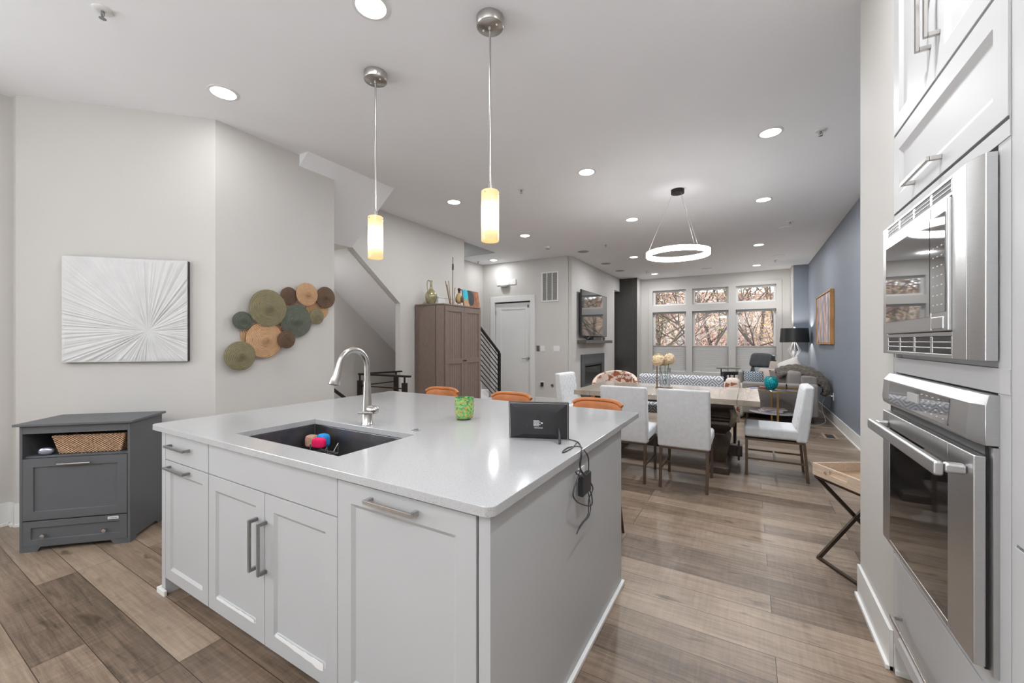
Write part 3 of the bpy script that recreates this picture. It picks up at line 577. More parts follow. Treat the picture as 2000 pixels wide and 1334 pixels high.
# ------------------------------------------------------------------ oven wall
T90 = lambda Xp: Matrix.Translation((Xp, 0, 0)) @ Matrix.Rotation(-PI/2, 4, 'Z')   # local x -> -Y, local y -> +X
def px_(y0, y1): return (-max(y0, y1), -min(y0, y1))
CF = 0.52
t = thing('oven_cabinet', 'tall white cabinet housing the microwave and wall oven', 'cabinet', (0.85, 1.8, 0))
m = MB(); m.box(.541, 1.385, .10, 1.15, 2.245, .54); m.box(.541, 1.385, .54, .56, 2.245, 3.12); m.box(.56, 1.385, .54, 1.15, 1.40, 3.12); m.box(.56, 2.23, .54, 1.15, 2.245, 3.12); m.box(1.13, 1.4, .54, 1.15, 2.23, 3.12); m.build('cabinet_box', M_cab2, t)
MB().box(.62, 1.385, 0, 1.15, 2.245, .10).build('toe_kick', M_cab2, t)
m = MB(); 
for z0, z1 in ((1.245, 1.305), (1.845, 1.885), (.50, .552)): m.box(.520, 1.385, z0, .541, 2.245, z1)
m.box(.520, 1.385, .10, .541, 1.425, .50); m.box(.52, 1.385, 1.885, .541, 1.386, 3.1)
m.box(.522, 1.385, .552, .541, 1.44, 1.245); m.box(.522, 2.225, .552, .541, 2.245, 1.245); m.box(.522, 1.385, 1.305, .541, 1.44, 1.845); m.box(.522, 2.225, 1.305, .541, 2.245, 1.845)
m.build('face_frame', M_cab2, t, bevel=.001, seg=1)
m = MB(T90(.518)); m.panel(*px_(1.388, 2.242), 1.893, 2.205, 0, .022, .066, .02, .010); d = m.build('lift_door', M_cab2, t, bevel=.0015, seg=1)
bar_pull(d, (.518, 2.005, 1.945), (.518, 1.755, 1.945), (-.038, 0, 0), .014, M_nickel)
for y0, y1, hy in ((1.388, 1.809, 1.872), (1.813, 2.242, 1.945)):
    m = MB(T90(.518)); m.panel(*px_(y0, y1), 2.215, 3.08, 0, .022, .066, .02, .010); d = m.build('door', M_cab2, t, bevel=.0015, seg=1)
    hy = 1.872 if y0 < 1.5 else 1.945
    hy = 1.775 if y0 < 1.5 else 1.850
    bar_pull(d, (.518, hy, 2.335), (.518, hy, 2.53), (-.038, 0, 0), .014, M_nickel)
m = MB(T90(.518)); m.panel(*px_(1.43, 2.242), .125, .495, 0, .022, .05, .012, .008); d = m.build('drawer', M_cab2, t, bevel=.0015, seg=1)
bar_pull(d, (.518, 2.14, .285), (.518, 1.53, .285), (-.036, 0, 0), .014, M_nickel)
struct(MB().box(.52, -.55, 3.12, 1.18, 2.25, CZ).build('trim_4', M_cab2))
# panel-front refrigerator beside it
t = thing('refrigerator', 'white panelled refrigerator at the right edge of the view beside the oven', 'refrigerator', (.85, .9, 0))
MB().box(.545, .45, .10, 1.15, 1.383, 3.12).build('appliance_body', M_cab2, t)
MB().box(.6, .45, 0, 1.15, 1.383, .1).build('toe_kick', M_cab2, t)
for z0, z1, nm in ((.915, 3.08, 'door'), (.125, .908, 'freezer_drawer')):
    m = MB(T90(.518)); m.panel(*px_(.455, 1.362), z0, z1, 0, .026, .07, .02, .010); m.build(nm, M_cab2, t, bevel=.0015, seg=1)
m = MB(); m.box(.523, 1.364, .10, .545, 1.383, 3.1); m.build('filler_strip', M_cab2, t)
# microwave with trim kit
t = thing('microwave', 'built-in stainless steel microwave above the wall oven', 'microwave', (.50, 1.83, 1.31))
YA, YB, ZA, ZB = 1.432, 2.235, 1.322, 1.830
def vslots(zlo, zhi, rows=3):
    out = []
    for c_ in range(4):
        ya = 1.60 + c_*.148
        for r_ in range(rows):
            z0 = zlo + (zhi-zlo)*r_/rows; out.append((ya, ya+.132, z0, z0+(zhi-zlo)/rows*.55))
    return out
m = MB()
m.box(.484, 2.175, ZA, .52, YB, ZB); m.box(.484, 1.49, ZA, .52, 1.575, ZB)     # sides
m.box(.484, 1.575, 1.775, .52, 2.175, 1.785); m.box(.484, 1.575, 1.385, .52, 2.175, 1.398)
m.box(.484, 1.575, 1.820, .52, 2.175, ZB); m.box(.484, 1.575, ZA, .52, 2.175, 1.334)
for zlo, zhi in ((1.785, 1.820), (1.334, 1.385)):
    s3 = vslots(zlo, zhi)
    m.box(.500, 1.575, zlo, .52, 2.175, zhi)
    for q in range(1, 3): z = zlo+(zhi-zlo)*q/3; m.box(.484, 1.575, z-.0022, .5, 2.175, z+.0022)
    for q in range(5): y = 1.575+.6*q/4; m.box(.484, max(1.575, y-.009), zlo, .5, min(2.175, y+.009), zhi)
m.prism([(.484, 1.49), (.490, 1.452), (.498, YA), (.52, YA), (.52, 1.49)], ZA, ZB, 'z')
m.build('trim_kit', M_steel, t, bevel=.003, seg=2)
for zlo, zhi in ((1.786, 1.819), (1.335, 1.384)): MB().box(.4860, 1.58, zlo, .4995, 2.17, zhi).build('vent_recess', M_black, t)
m = MB(); m.box(.476, 1.70, 1.40, .51, 2.17, 1.772); d = m.build('door', M_steel, t, bevel=.004)
MB().box(.474, 1.703, 1.445, .478, 2.15, 1.735).build('door_glass', M_microglass, d)
m = MB(); m.box(.476, 1.578, 1.40, .51, 1.697, 1.772); d = m.build('control_panel', M_steel, t, bevel=.004)
kg = MB().box(.474, 1.590, 1.455, .478, 1.695, 1.735).build('keypad_glass', M_microglass, d)
m = MB()
for r_ in range(7):
    for c_ in range(3): m.box(.4730, 1.605+c_*.03, 1.475+r_*.028, .4742, 1.614+c_*.03, 1.478+r_*.028)
merge(kg, m.build('key_legend', mat('white_print', (.6, .6, .6), .6), d))
MB().box(.472, 1.60, 1.406, .478, 1.685, 1.442).build('open_button', M_steel, d, bevel=.003)
# oven
t = thing('wall_oven', 'stainless steel wall oven with a bar handle and dark glass door', 'oven', (.50, 1.83, .55))
MB().box(.545, 1.45, .56, 1.1, 2.22, 1.24).build('oven_body', M_black, t)
m = MB(T90(0)); 
m.prism([(.492, 1.118), (.478, 1.128), (.474, 1.150), (.480, 1.222), (.500, 1.243), (.52, 1.243), (.52, 1.118)], 1.455, 2.235, 'y') if 0 else None
m = MB(); sec = [(.492, 1.116), (.480, 1.126), (.476, 1.145), (.481, 1.215), (.503, 1.240), (.54, 1.240), (.54, 1.116)]
m.add([(x, 1.468, z) for x, z in sec] + [(x, 2.215, z) for x, z in sec] + [(max(x, .498), 1.432, z) for x, z in sec] + [(max(x, .498), 2.238, z) for x, z in sec],
      [(i, (i+1) % 7, 7+(i+1) % 7, 7+i) for i in range(7)] + [(14+i, 14+(i+1) % 7, (i+1) % 7, i) for i in range(7)] + [(7+i, 7+(i+1) % 7, 21+(i+1) % 7, 21+i) for i in range(7)] + [tuple(14+i for i in reversed(range(7))), tuple(21+i for i in range(7))])
d = m.build('control_panel', M_steel, t, bevel=.0015, seg=1)
m = MB(); m.add([(.4745, 1.575, 1.137), (.4745, 2.12, 1.137), (.4795, 2.12, 1.212), (.4795, 1.575, 1.212), (.482, 1.575, 1.137), (.482, 2.12, 1.137), (.484, 2.12, 1.212), (.484, 1.575, 1.212)], [(0,1,2,3),(4,7,6,5),(0,4,5,1),(1,5,6,2),(2,6,7,3),(3,7,4,0)]); kg = m.build('display_glass', M_microglass, d)
m = MB(); m.box(.4735, 1.80, 1.168, .4775, 1.90, 1.196); m.build('clock_display', mat('pale_display', (.45, .45, .45), .3), d)
m = MB()
for q in range(16): m.box(.4735, 1.60+.011*q, 1.150+.017*(q % 4), .4770, 1.606+.011*q, 1.1525+.017*(q % 4))
merge(kg, m.build('key_legend', mat('white_print', (.6, .6, .6), .6), d))
DXF = .482
m = MB(); m.box(DXF, 1.447, .567, .505, 1.60, 1.088); m.box(DXF, 2.145, .567, .505, 2.232, 1.088); m.box(DXF, 1.60, .567, .505, 2.145, .585); m.box(DXF, 1.60, 1.03, .505, 2.145, 1.088)
d = m.build('oven_door', M_steel, t, bevel=.004)
MB().box(DXF+.002, 1.595, .58, .503, 2.15, 1.035).build('door_glass', M_glassblk, d)
m = MB(); m.box(.418, 1.475, 1.018, .440, 2.16, 1.058); m.box(.440, 1.475, 1.028, DXF, 1.50, 1.055); m.box(.440, 2.135, 1.028, DXF, 2.16, 1.055); m.build('handle', M_steel, d, bevel=.008, seg=3)
m = MB(); m.box(.511, 1.432, .555, .54, 1.455, 1.112); m.build('oven_frame', M_steel, t, bevel=.001, seg=1)
MB().box(.505, 1.455, .56, .545, 2.225, 1.114).build('door_gap', M_black, t)

# ------------------------------------------------------------------ grey corner cabinet with basket
c0 = Vector((-4.07, .652)); c1 = Vector((-3.639, 1.070)); ang = math.atan2(c1.y-c0.y, c1.x-c0.x); mid = (c0+c1)/2; Wc = .60; Dc = .36; Hc = .82
t = thing('litter_cabinet', 'dark grey painted storage cabinet against the angled wall', 'cabinet', (mid.x, mid.y, 0), ang)
w2 = Wc/2
m = lm(t); m.box(-w2-.022, -.022, Hc, w2+.022, Dc+.01, Hc+.015); m.build('cabinet_top', M_greycab, t, bevel=.002)
for sx in (-1, 1):
    xa, xb = (sx*w2, sx*(w2-.016)); xa, xb = min(xa, xb), max(xa, xb)
    m = lm(t); m.prism([(0, 0), (.05, 0), (.07, .025), (Dc-.07, .025), (Dc-.05, 0), (Dc, 0), (Dc, Hc), (0, Hc)], xa, xb, 'x'); m.build('side_panel', M_greycab, t, bevel=.001, seg=1)
m = lm(t); m.box(-w2+.016, Dc-.012, .03, w2-.016, Dc-.002, Hc); m.box(-w2+.016, .02, .605, w2-.016, Dc-.012, .618); m.box(-w2+.016, .0, Hc-.052, w2-.016, .014, Hc); m.box(-w2+.016, .02, .20, w2-.016, Dc-.012, .21); m.build('shelf_frame', M_greycab, t, bevel=.001, seg=1)
m = lm(t); m.T = m.T @ Matrix.Translation((0, 0, 0)); m.panel(-w2+.018, w2-.018, .205, .605, -.002, .016, .055, .003, .008); d = m.build('flap_door', M_greycab, t, bevel=.001, seg=1)
m = lm(t); m.cyl((-.09, -.022, .567), (.09, -.022, .567), .005, n=12); m.cyl((-.07, -.022, .567), (-.07, 0, .567), .004, n=8); m.cyl((.07, -.022, .567), (.07, 0, .567), .004, n=8); m.build('bar_handle', M_nickel, d, smooth=True)
m = lm(t); m.panel(-w2+.018, w2-.018, .035, .198, -.002, .016, .042, .003, .008); d = m.build('drawer', M_greycab, t, bevel=.001, seg=1)
for x in (-.165, .165): m = lm(t); m.lathe([(0, 0), (.012, .002), (.014, .01), (.006, .016), (.005, .028)], n=16); m2 = lm(t); m2.T = m2.T @ Matrix.Translation((x, -.028, .105)) @ Matrix.Rotation(-PI/2, 4, 'X'); m2.lathe([(0, 0), (.012, .002), (.014, .01), (.006, .016), (.005, .028)], n=16); m2.build('knob', M_nickel, d, smooth=True)
m = lm(t); m.prism([(-w2+.016, 0), (-w2+.09, 0), (-w2+.11, .03), (w2-.11, .03), (w2-.09, 0), (w2-.016, 0), (w2-.016, .036), (-w2+.016, .036)], 0, .014, 'y'); m.build('base_rail', M_greycab, t)
m = lm(t); m.box(.175, -.0035, .172, .235, -.0018, .190); tg = m.build('brand_tag', M_white, d)
tx = bpy.data.curves.new('tag_text', 'FONT'); tx.body = 'unipaws'; tx.size = .015; tx.align_x = 'CENTER'; tx.align_y = 'CENTER'; tx.extrude = .0002; tx.materials.append(M_black)
to_ = bpy.data.objects.new('tag_text', tx); COL.objects.link(to_); bpy.context.view_layer.update(); me_ = bpy.data.meshes.new_from_object(to_.evaluated_get(bpy.context.evaluated_depsgraph_get())); bpy.data.objects.remove(to_)
to = bpy.data.objects.new('tag_text', me_); COL.objects.link(to); to.parent = d; to.location = (.205, -.0038, .181); to.rotation_euler = (PI/2, 0, 0)
def weave():
    m = mat('woven_seagrass_basket', (.52, .30, .17), .8); N, L, b = nodes(m); tc = N.new('ShaderNodeTexCoord'); sp = N.new('ShaderNodeSeparateXYZ'); L.new(tc.outputs['Object'], sp.inputs[0])
    u = mth(N, L, 'SINE', mth(N, L, 'MULTIPLY', mth(N, L, 'ADD', sp.outputs[0], mth(N, L, 'MULTIPLY', sp.outputs[1], 1)), 300)); v = mth(N, L, 'SINE', mth(N, L, 'MULTIPLY', sp.outputs[2], 420))
    h = mth(N, L, 'MULTIPLY', u, v); h = mth(N, L, 'MULTIPLY_ADD', h, .5, .5); n = N.new('ShaderNodeTexNoise'); n.inputs['Scale'].default_value = 60; L.new(tc.outputs['Object'], n.inputs[0])
    f = mth(N, L, 'ADD', mth(N, L, 'MULTIPLY', h, .6), mth(N, L, 'MULTIPLY', n.outputs[0], .5)); r = N.new('ShaderNodeValToRGB'); e = r.color_ramp.elements; e[0].position = .38; e[0].color = (.17, .075, .03, 1); e[1].position = .72; e[1].color = (.78, .52, .34, 1); L.new(f, r.inputs[0]); L.new(r.outputs[0], b.inputs['Base Color'])
    bu = N.new('ShaderNodeBump'); bu.inputs['Strength'].default_value = 1; bu.inputs['Distance'].default_value = .008; L.new(h, bu.inputs['Height']); L.new(bu.outputs[0], b.inputs['Normal']); return m
T = WM[t.name]; bp = T @ Vector((.06, .17, .6185))
t = thing('seagrass_basket', 'tan woven seagrass basket on the open shelf of the grey cabinet', 'basket', bp, ang)
m = lm(t); x0, x1, y0, y1 = -.185, .165, -.125, .12; hb = .118; fl_ = .03
o_ = [(x0, y0, 0), (x1, y0, 0), (x1, y1, 0), (x0, y1, 0), (x0-fl_, y0-.012, hb), (x1+fl_, y0-.012, hb), (x1+fl_, y1+.012, hb), (x0-fl_, y1+.012, hb)]
i_ = [(x0+.01, y0+.01, .01), (x1-.01, y0+.01, .01), (x1-.01, y1-.01, .01), (x0+.01, y1-.01, .01), (x0-fl_+.014, y0, hb), (x1+fl_-.014, y0, hb), (x1+fl_-.014, y1, hb), (x0-fl_+.014, y1, hb)]
m.add(o_+i_, [(3,2,1,0),(0,1,5,4),(1,2,6,5),(2,3,7,6),(3,0,4,7),(8,9,10,11),(9,8,12,13),(10,9,13,14),(11,10,14,15),(8,11,15,12),(4,5,13,12),(5,6,14,13),(6,7,15,14),(7,4,12,15)])
m.build('basket_body', weave(), t, bevel=.006)
m = lm(t); m.tube([(x0-fl_+.006, y0-.006, hb), (x1+fl_-.006, y0-.006, hb), (x1+fl_-.006, y1+.006, hb), (x0-fl_+.006, y1+.006, hb)], .009, 8, closed=True); m.build('rim', weave(), t, smooth=True)
p = T @ Vector((-.185, .035, .619))
o = MB(Matrix.Translation(p) @ Matrix.Rotation(ang, 4, 'Z')); o.soft((0, 0, .026), (.042, .02, .026), .9)
tag(o.build('tin_can', mat('shiny_blue_tin', (.42, .45, .55), .2, .8), smooth=True), 'small shiny tin lying left of the seagrass basket on the cabinet shelf', 'tin')
#PART3
# ------------------------------------------------------------------ starburst canvas on the angled wall
A3 = Vector((A.x, A.y, 0))
pl = A3 + DN*0.045
corn = [onplane(x, y, pl, DN) for x, y in ((121, 709), (366, 704.5), (365, 508.5), (118, 500.5))]
cc = sum(corn, Vector())/4; U_ = Vector((DN.y*-1, DN.x, 0)); U_ = (Vector((B.x-A.x, B.y-A.y, 0))).normalized()
wA = ((corn[1]-corn[0]).dot(U_) + (corn[2]-corn[3]).dot(U_))/2; hA = ((corn[3].z-corn[0].z)+(corn[2].z-corn[1].z))/2
angd = math.atan2(U_.y, U_.x)
t = thing('starburst_canvas', 'large silver white textured canvas with a starburst relief on the angled wall', 'wall art', (cc.x-DN.x*.044, cc.y-DN.y*.044, cc.z-hA/2), angd)
m = lm(t); m.box(-wA/2, -.036, 0, wA/2, 0, hA); m.build('canvas_edge', M_black, t)
nx_, nz_ = 330, 260; rr_ = random.Random(3); K = 720; ph = [rr_.random() for _ in range(K)]
vs, fs = [], []; fx, fz = wA*(.17), hA*.30
for j in range(nz_+1):
    for i in range(nx_+1):
        x = -wA/2 + wA*i/nx_; z = hA*j/nz_; dx, dz = x-fx, z-fz; r_ = math.hypot(dx, dz); an = (math.atan2(dz, dx)+PI)/(2*PI)
        def lay(nf, amp): 
            q = an*nf; a0 = int(q) % nf; fr_ = q-int(q); s_ = fr_*fr_*(3-2*fr_); return amp*(ph[a0*7 % K]*(1-s_) + ph[((a0+1) % nf)*7 % K]*s_) if nf < 700 else 0
        h_ = lay(140, .55) + lay(310, .6)*min(1, r_/.12); fall = min(1, r_/.07)
        edge = min(1, 40*min(i, nx_-i, j, nz_-j)/nx_)
        vs.append((x, -.037 - .0095*h_*fall*(.3+.7*edge), z))
for j in range(nz_):
    for i in range(nx_): a0 = j*(nx_+1)+i; fs.append((a0, a0+1, a0+nx_+2, a0+nx_+1))
m = lm(t); m.add(vs, fs); o = m.build('starburst_relief', mat('silver_white_plaster', (.60, .60, .60), .5, .1, var=.04), t, smooth=True, angle=180)
# ------------------------------------------------------------------ woven wall baskets
def basket(px, py, rpx, c1, c2, lab, off=.03, knob=True):
    c = onx(px, py, -3.8+off); r = rpx * (-3.8) / _ray(px, py).x; prof = []
    for q in range(15): s_ = q/14; prof.append((r*(1-s_), .012*(1-(1-s_)**2) + (.018*math.exp(-((r*(1-s_))/(.22*r))**2) if knob else 0)))
    vs_ = MB(Matrix.Translation(c) @ Matrix.Rotation(PI/2, 4, 'Y')); vs_.lathe([(r*.97, -.010)] + prof, n=56)
    mt = coil('seagrass_%d_%d' % (c1[0]*1000, int(px)), c1, c2, 80)
    o = vs_.build('woven_basket', mt, smooth=True, angle=60)
    # recentre so the coils run round the middle
    d = c - o.location; o.data.transform(Matrix.Translation(-d)); o.location = c; WM[o.name] = Matrix.Translation(c)
    return tag(o, lab, 'wall basket', 'woven baskets arranged on the wall')
OL, OL2 = (.36, .32, .19), (.15, .13, .065); PE, PE2 = (.78, .50, .30), (.42, .22, .10); BR, BR2 = (.23, .14, .09), (.09, .05, .03); TE, TE2 = (.19, .20, .145), (.07, .09, .075)
basket(551, 622, 44, PE, PE2, 'pale backing disc showing between the large olive, peach and teal baskets', .012, False)
basket(620, 602, 24, PE, PE2, 'pale backing disc showing between the teal and upper right baskets', .012, False)
basket(496, 655, 24, PE, PE2, 'pale backing disc showing between the small teal and large peach baskets', .012, False)
basket(524.2, 601.6, 35.2, OL, OL2, 'largest olive green woven basket at the upper middle', .062)
basket(517.6, 664, 34.6, PE, PE2, 'large peach woven basket at the lower middle', .045)
basket(579, 626.8, 31.5, TE, TE2, 'large grey teal woven basket right of centre', .045)
basket(469.5, 695, 28, OL, OL2, 'medium olive woven basket at the lower left end', .055)
basket(473.8, 626.5, 18, TE, TE2, 'small dark teal woven basket at the far left', .045, False)
basket(560, 663.3, 17, BR, BR2, 'small brown woven basket below the teal one', .065, False)
basket(565, 578, 17, BR, BR2, 'small brown woven basket between the olive and top peach ones', .040, False)
basket(600, 575, 22, PE, PE2, 'medium peach woven basket at the top of the cluster', .060)
basket(636, 581, 20.5, BR, BR2, 'dark brown woven basket at the upper right end', .045)
basket(618.8, 618.4, 14.8, OL, OL2, 'smallest olive woven basket at the right edge of the cluster', .045, False)

# ------------------------------------------------------------------ ceiling fixtures
def can(x, y, lab, wt=1.0):
    t = thing('recessed_light', lab, 'ceiling light', (x, y, CZ-.004), group='recessed ceiling lights')
    m = lm(t); m.lathe([(.098, .004), (.098, .0), (.080, -.002), (.078, .003)], n=40, caps=False); m.build('trim_ring', M_trim, t, smooth=True)
    m = lm(t); m.lathe([(0, .0005), (.079, .0005), (.079, .003), (0, .003)], n=40); m.build('lens', M_lens, t)
    area_light('lamp', (0, 0, -.006), (0, 0, 0), .14, .14, CAN_W*wt, (.96, .98, 1), 'DISK', t)
X1, X2, X3 = -3.335, -1.51, .165
for x, y, lab, wt in ((X1, 1.5, 'lit recessed light above the angled wall with the starburst canvas', 0.5), (-1.78, 1.52, 'lit recessed light cut by the top edge of the photo', 1), (X3, 1.5, 'recessed light above the walkway by the ovens', 3.4),
    (X1, 4.2, 'lit recessed light in front of the armoire, left of the pendants', 1.5), (X2, 4.18, 'lit recessed light right of the nearer pendant, before the ring light', 1.9), (X3, 4.2, 'largest lit recessed light right of the ring light', 2.2),
    (X1, 6.15, 'lit recessed light between armoire and smoke detector', 2.4), (X2, 6.15, 'lit recessed light just left of the ring light canopy', 2.6), (X3, 6.14, 'second lit recessed light right of the ring light', 2.8),
    (X3, 8.97, 'third lit recessed light on the right, before the windows', 3.2), (-2.145, 8.9, 'lit recessed light left of the glowing ring', 3.2), (-4.95, 7.65, 'lit recessed light in front of the hall door', 0.9),
    (X3, 11.35, 'farthest lit recessed light on the right by the window wall', 2.6), (-2.19, 11.4, 'farthest lit recessed light on the left by the window wall', 2.6),
    (X1, -1.0, 'added recessed fill light behind the view, left', 0.4), (X2, -1.0, 'added recessed fill light behind the view, centre', 0.3), (X3, -1.0, 'added recessed fill light behind the view, right', 3.6)):  # last three are unseen, added to light the near room
    can(x, y, lab, wt)
t = thing('landing_light', 'round light under the stair landing hidden behind the basket wall', 'ceiling light', (-4.97, 2.95, 2.578)); m = lm(t); m.lathe([(0, 0), (.08, 0), (.08, .006), (0, .006)], n=40); m.build('lens', M_lens, t); area_light('lamp', (0, 0, -.005), (0, 0, 0), .15, .15, 9, (1, .985, .96), 'DISK', t)
for x, y, lab in ((-2.9, 7.83, 'grey ceiling speaker nearest the hall door, front one of three'), (-2.89, 9.3, 'grey ceiling speaker in front of the television, middle one of three'), (-2.87, 10.44, 'grey ceiling speaker nearest the charcoal wall'), (.52, 7.89, 'nearer ceiling speaker beside the blue wall'), (.55, 10.36, 'farther ceiling speaker beside the blue wall')):
    t = thing('ceiling_speaker', lab, 'speaker', (x, y, CZ-.006), group='ceiling speakers')
    m = lm(t); m.lathe([(.125, .006), (.125, .001), (.115, 0), (.112, .005)], n=36, caps=False); m.build('trim_ring', M_trim, t, smooth=True)
    m = lm(t); m.lathe([(0, .002), (.113, .002), (.113, .005), (0, .005)], n=36); m.build('grille', M_speaker if x < 0 else M_ceil, t)
t = thing('smoke_detector', 'round white smoke detector on the ceiling above the hall', 'smoke detector', (-3.35, 7.1, CZ-.04))
m = lm(t); m.lathe([(.07, .04), (.07, .025), (.055, .005), (.03, 0), (0, 0)]); m.build('housing', M_white, t, smooth=True); m = lm(t); m.lathe([(.04, -.002), (.02, -.006), (0, -.006)]); m.build('sensor_cap', M_speaker, t, smooth=True)
for x, y, lab in ((-3.08, .79, 'fire sprinkler head at the top left of the kitchen ceiling'), (-2.36, 4.26, 'fire sprinkler head right of the nearer pendant light'), (.54, 4.38, 'fire sprinkler head near the pantry wall'), (.547, 7.48, 'fire sprinkler head beside the nearer right ceiling speaker'),
                  (-2.32, 7.47, 'fire sprinkler head over the middle of the room'), (-2.3, 10.9, 'fire sprinkler head near the left far corner'), (.516, 10.84, 'fire sprinkler head near the blue corner'), (-5.34, 7.6, 'fire sprinkler head in the hall ceiling')):
    t = thing('fire_sprinkler', lab, 'sprinkler', (x, y, CZ-.05), group='ceiling fire sprinklers')
    m = lm(t); m.lathe([(.045, .05), (.045, .046), (.03, .040), (.02, .042)], n=24); m.build('escutcheon', M_white, t, smooth=True)
    m = lm(t); m.cyl((0, 0, .042), (0, 0, .02), .008, n=12); m.tube([(.012, 0, .03), (.014, 0, .015), (0, 0, .004), (-.014, 0, .015), (-.012, 0, .03)], .0025); m.lathe([(0, .002), (.016, .002), (.016, .004), (0, .004)], n=16); m.build('sprinkler_head', M_dhandle, t, smooth=True)
t = thing('ceiling_slot_vent', 'narrow dark slot in the ceiling before the window wall', 'vent', (-.907, 11.19, CZ-.006)); m = lm(t); m.box(-.11, -.012, 0, .11, .012, .006); m.build('slot_plate', M_dhandle, t)
m = MB(WM[t.name]); m.box(-.10, -.004, -.001, .10, .004, .001); m.build('slot', M_black, t)
t = thing('added_wall_cabinets', 'row of white wall cabinets added behind the view to carry the ceiling fill light', 'cabinet', (-1.2, -2.4, 1.45)); MB().box(-3.45, -2.548, 1.45, 1.05, -2.2, 2.28).build('cabinet_box', M_cab2, t); MB().box(-3.42, -2.46, 2.281, 1.02, -2.14-.0, 2.315).build('fill_light_housing', M_white, t)  # unseen cabinets and lamp housing added beneath the ceiling fill light
for q in range(6): m = MB(Matrix.Translation((0, -2.2, 0)) @ Matrix.Rotation(PI, 4, 'Z')); m.panel(-1.05+.75*q+.003, -1.05+.75*(q+1)-.003, 1.452, 2.278, -.022, .02); m.build('door', M_cab2, t)
# pendants
def pshade():
    m = bpy.data.materials.new('amber_opal_glass'); m.use_nodes = True; N, L, b = nodes(m); tc = N.new('ShaderNodeTexCoord'); sp = N.new('ShaderNodeSeparateXYZ'); L.new(tc.outputs['Object'], sp.inputs[0])
    # lamp-lit opal glass: brightest beside the bulb
    d = mth(N, L, 'ABSOLUTE', mth(N, L, 'SUBTRACT', sp.outputs[2], .135)); g = mth(N, L, 'POWER', 2.718, mth(N, L, 'MULTIPLY', mth(N, L, 'MULTIPLY', d, d), -330))
    b.inputs['Base Color'].default_value = (.45, .32, .18, 1); b.inputs['Roughness'].default_value = .25
    r = N.new('ShaderNodeValToRGB'); e = r.color_ramp.elements; e[0].position = .0; e[0].color = (1, .62, .28, 1); e[1].position = .6; e[1].color = (1, .93, .82, 1); L.new(g, r.inputs[0]); L.new(r.outputs[0], b.inputs['Emission Color'])
    L.new(mth(N, L, 'ADD', .62, mth(N, L, 'MULTIPLY', g, 6)), b.inputs['Emission Strength']); return m
M_pshade = pshade()
def pendant(x, lab):
    t = thing('pendant_light', lab, 'pendant light', (x, 1.917, 1.937), group='glass pendants over the island')
    H_ = CZ-1.937
    m = lm(t); m.lathe([(0, H_-.052), (.073, H_-.052), (.076, H_-.049), (.076, H_), (0, H_)], n=40); m.build('canopy', M_nickel, t, smooth=True)
    for s_ in (-1, 1): m = lm(t); m.lathe([(0, -.006), (.005, -.005), (.006, 0)], (s_*.045, 0, H_-.052), n=12); m.build('screw', M_white, t, smooth=True)
    m = lm(t); m.cyl((0, 0, .33), (0, 0, H_-.05), .006, n=12); m.cyl((0, 0, .75), (0, 0, .755), .0075, n=12); m.cyl((0, 0, H_-.07), (0, 0, H_-.05), .010, n=12); m.build('stem', M_nickel, t, smooth=True)
    m = lm(t); m.lathe([(.009, .335), (.012, .315), (.018, .288), (.018, .283), (0, .283)], n=20); m.build('socket_cap', M_nickel, t, smooth=True)
    m = lm(t); m.lathe([(.020, .285), (.046, .285), (.050, .280), (.050, .003), (.0485, 0), (.046, .002), (.046, .279), (.020, .281)], n=40, caps=False); sh = m.build('glass_shade', M_pshade, t, smooth=True)
    m = lm(t); m.lathe([(0, .06), (.022, .075), (.03, .11), (.022, .15), (.014, .19), (0, .2)], n=20); m.build('bulb', emis('lit_bulb', (1, .9, .75), 12), t, smooth=True)
    for a_ in (.5, 2.6, 4.7): m = lm(t); m.cyl((.049*math.cos(a_), .049*math.sin(a_), .268), (.056*math.cos(a_), .056*math.sin(a_), .268), .0035, n=8); m.build('set_screw', M_nickel, t)
pendant(-2.2, 'left pendant light with an amber glass tube, farther from the camera axis')
pendant(-1.264, 'right pendant light with an amber glass tube, hanging nearer the photo centre')
# ring light
t = thing('ring_chandelier', 'glowing white ring chandelier hanging from three wires over the dining table', 'chandelier', (-.74, 5.23, 2.40))
m = lm(t); m.lathe([(0, .755), (.075, .755), (.075, .80), (0, .80)], n=36); m.build('canopy', M_blackm, t, smooth=True)
R0 = .358; m = lm(t); m.lathe([(R0-.022, .055), (R0+.003, .055), (R0+.003, .062), (R0-.022, .062), (R0-.022, .055)], n=72); m.build('ring_housing', M_nickel, t, smooth=True)
m = lm(t); m.lathe([(R0-.020, .0), (R0, .0), (R0+.002, .008), (R0+.002, .054), (R0-.022, .054), (R0-.022, .008), (R0-.020, .0)], n=72); m.build('ring_diffuser', M_ring, t, smooth=True)
for q, a_ in enumerate((PI*1.02, PI*.32, PI*1.75)): m = lm(t); m.cyl((.06*math.cos(a_), .06*math.sin(a_), .757), ((R0-.01)*math.cos(a_), (R0-.01)*math.sin(a_), .06), .0016, n=6); m.build('suspension_wire', M_nickel, t)

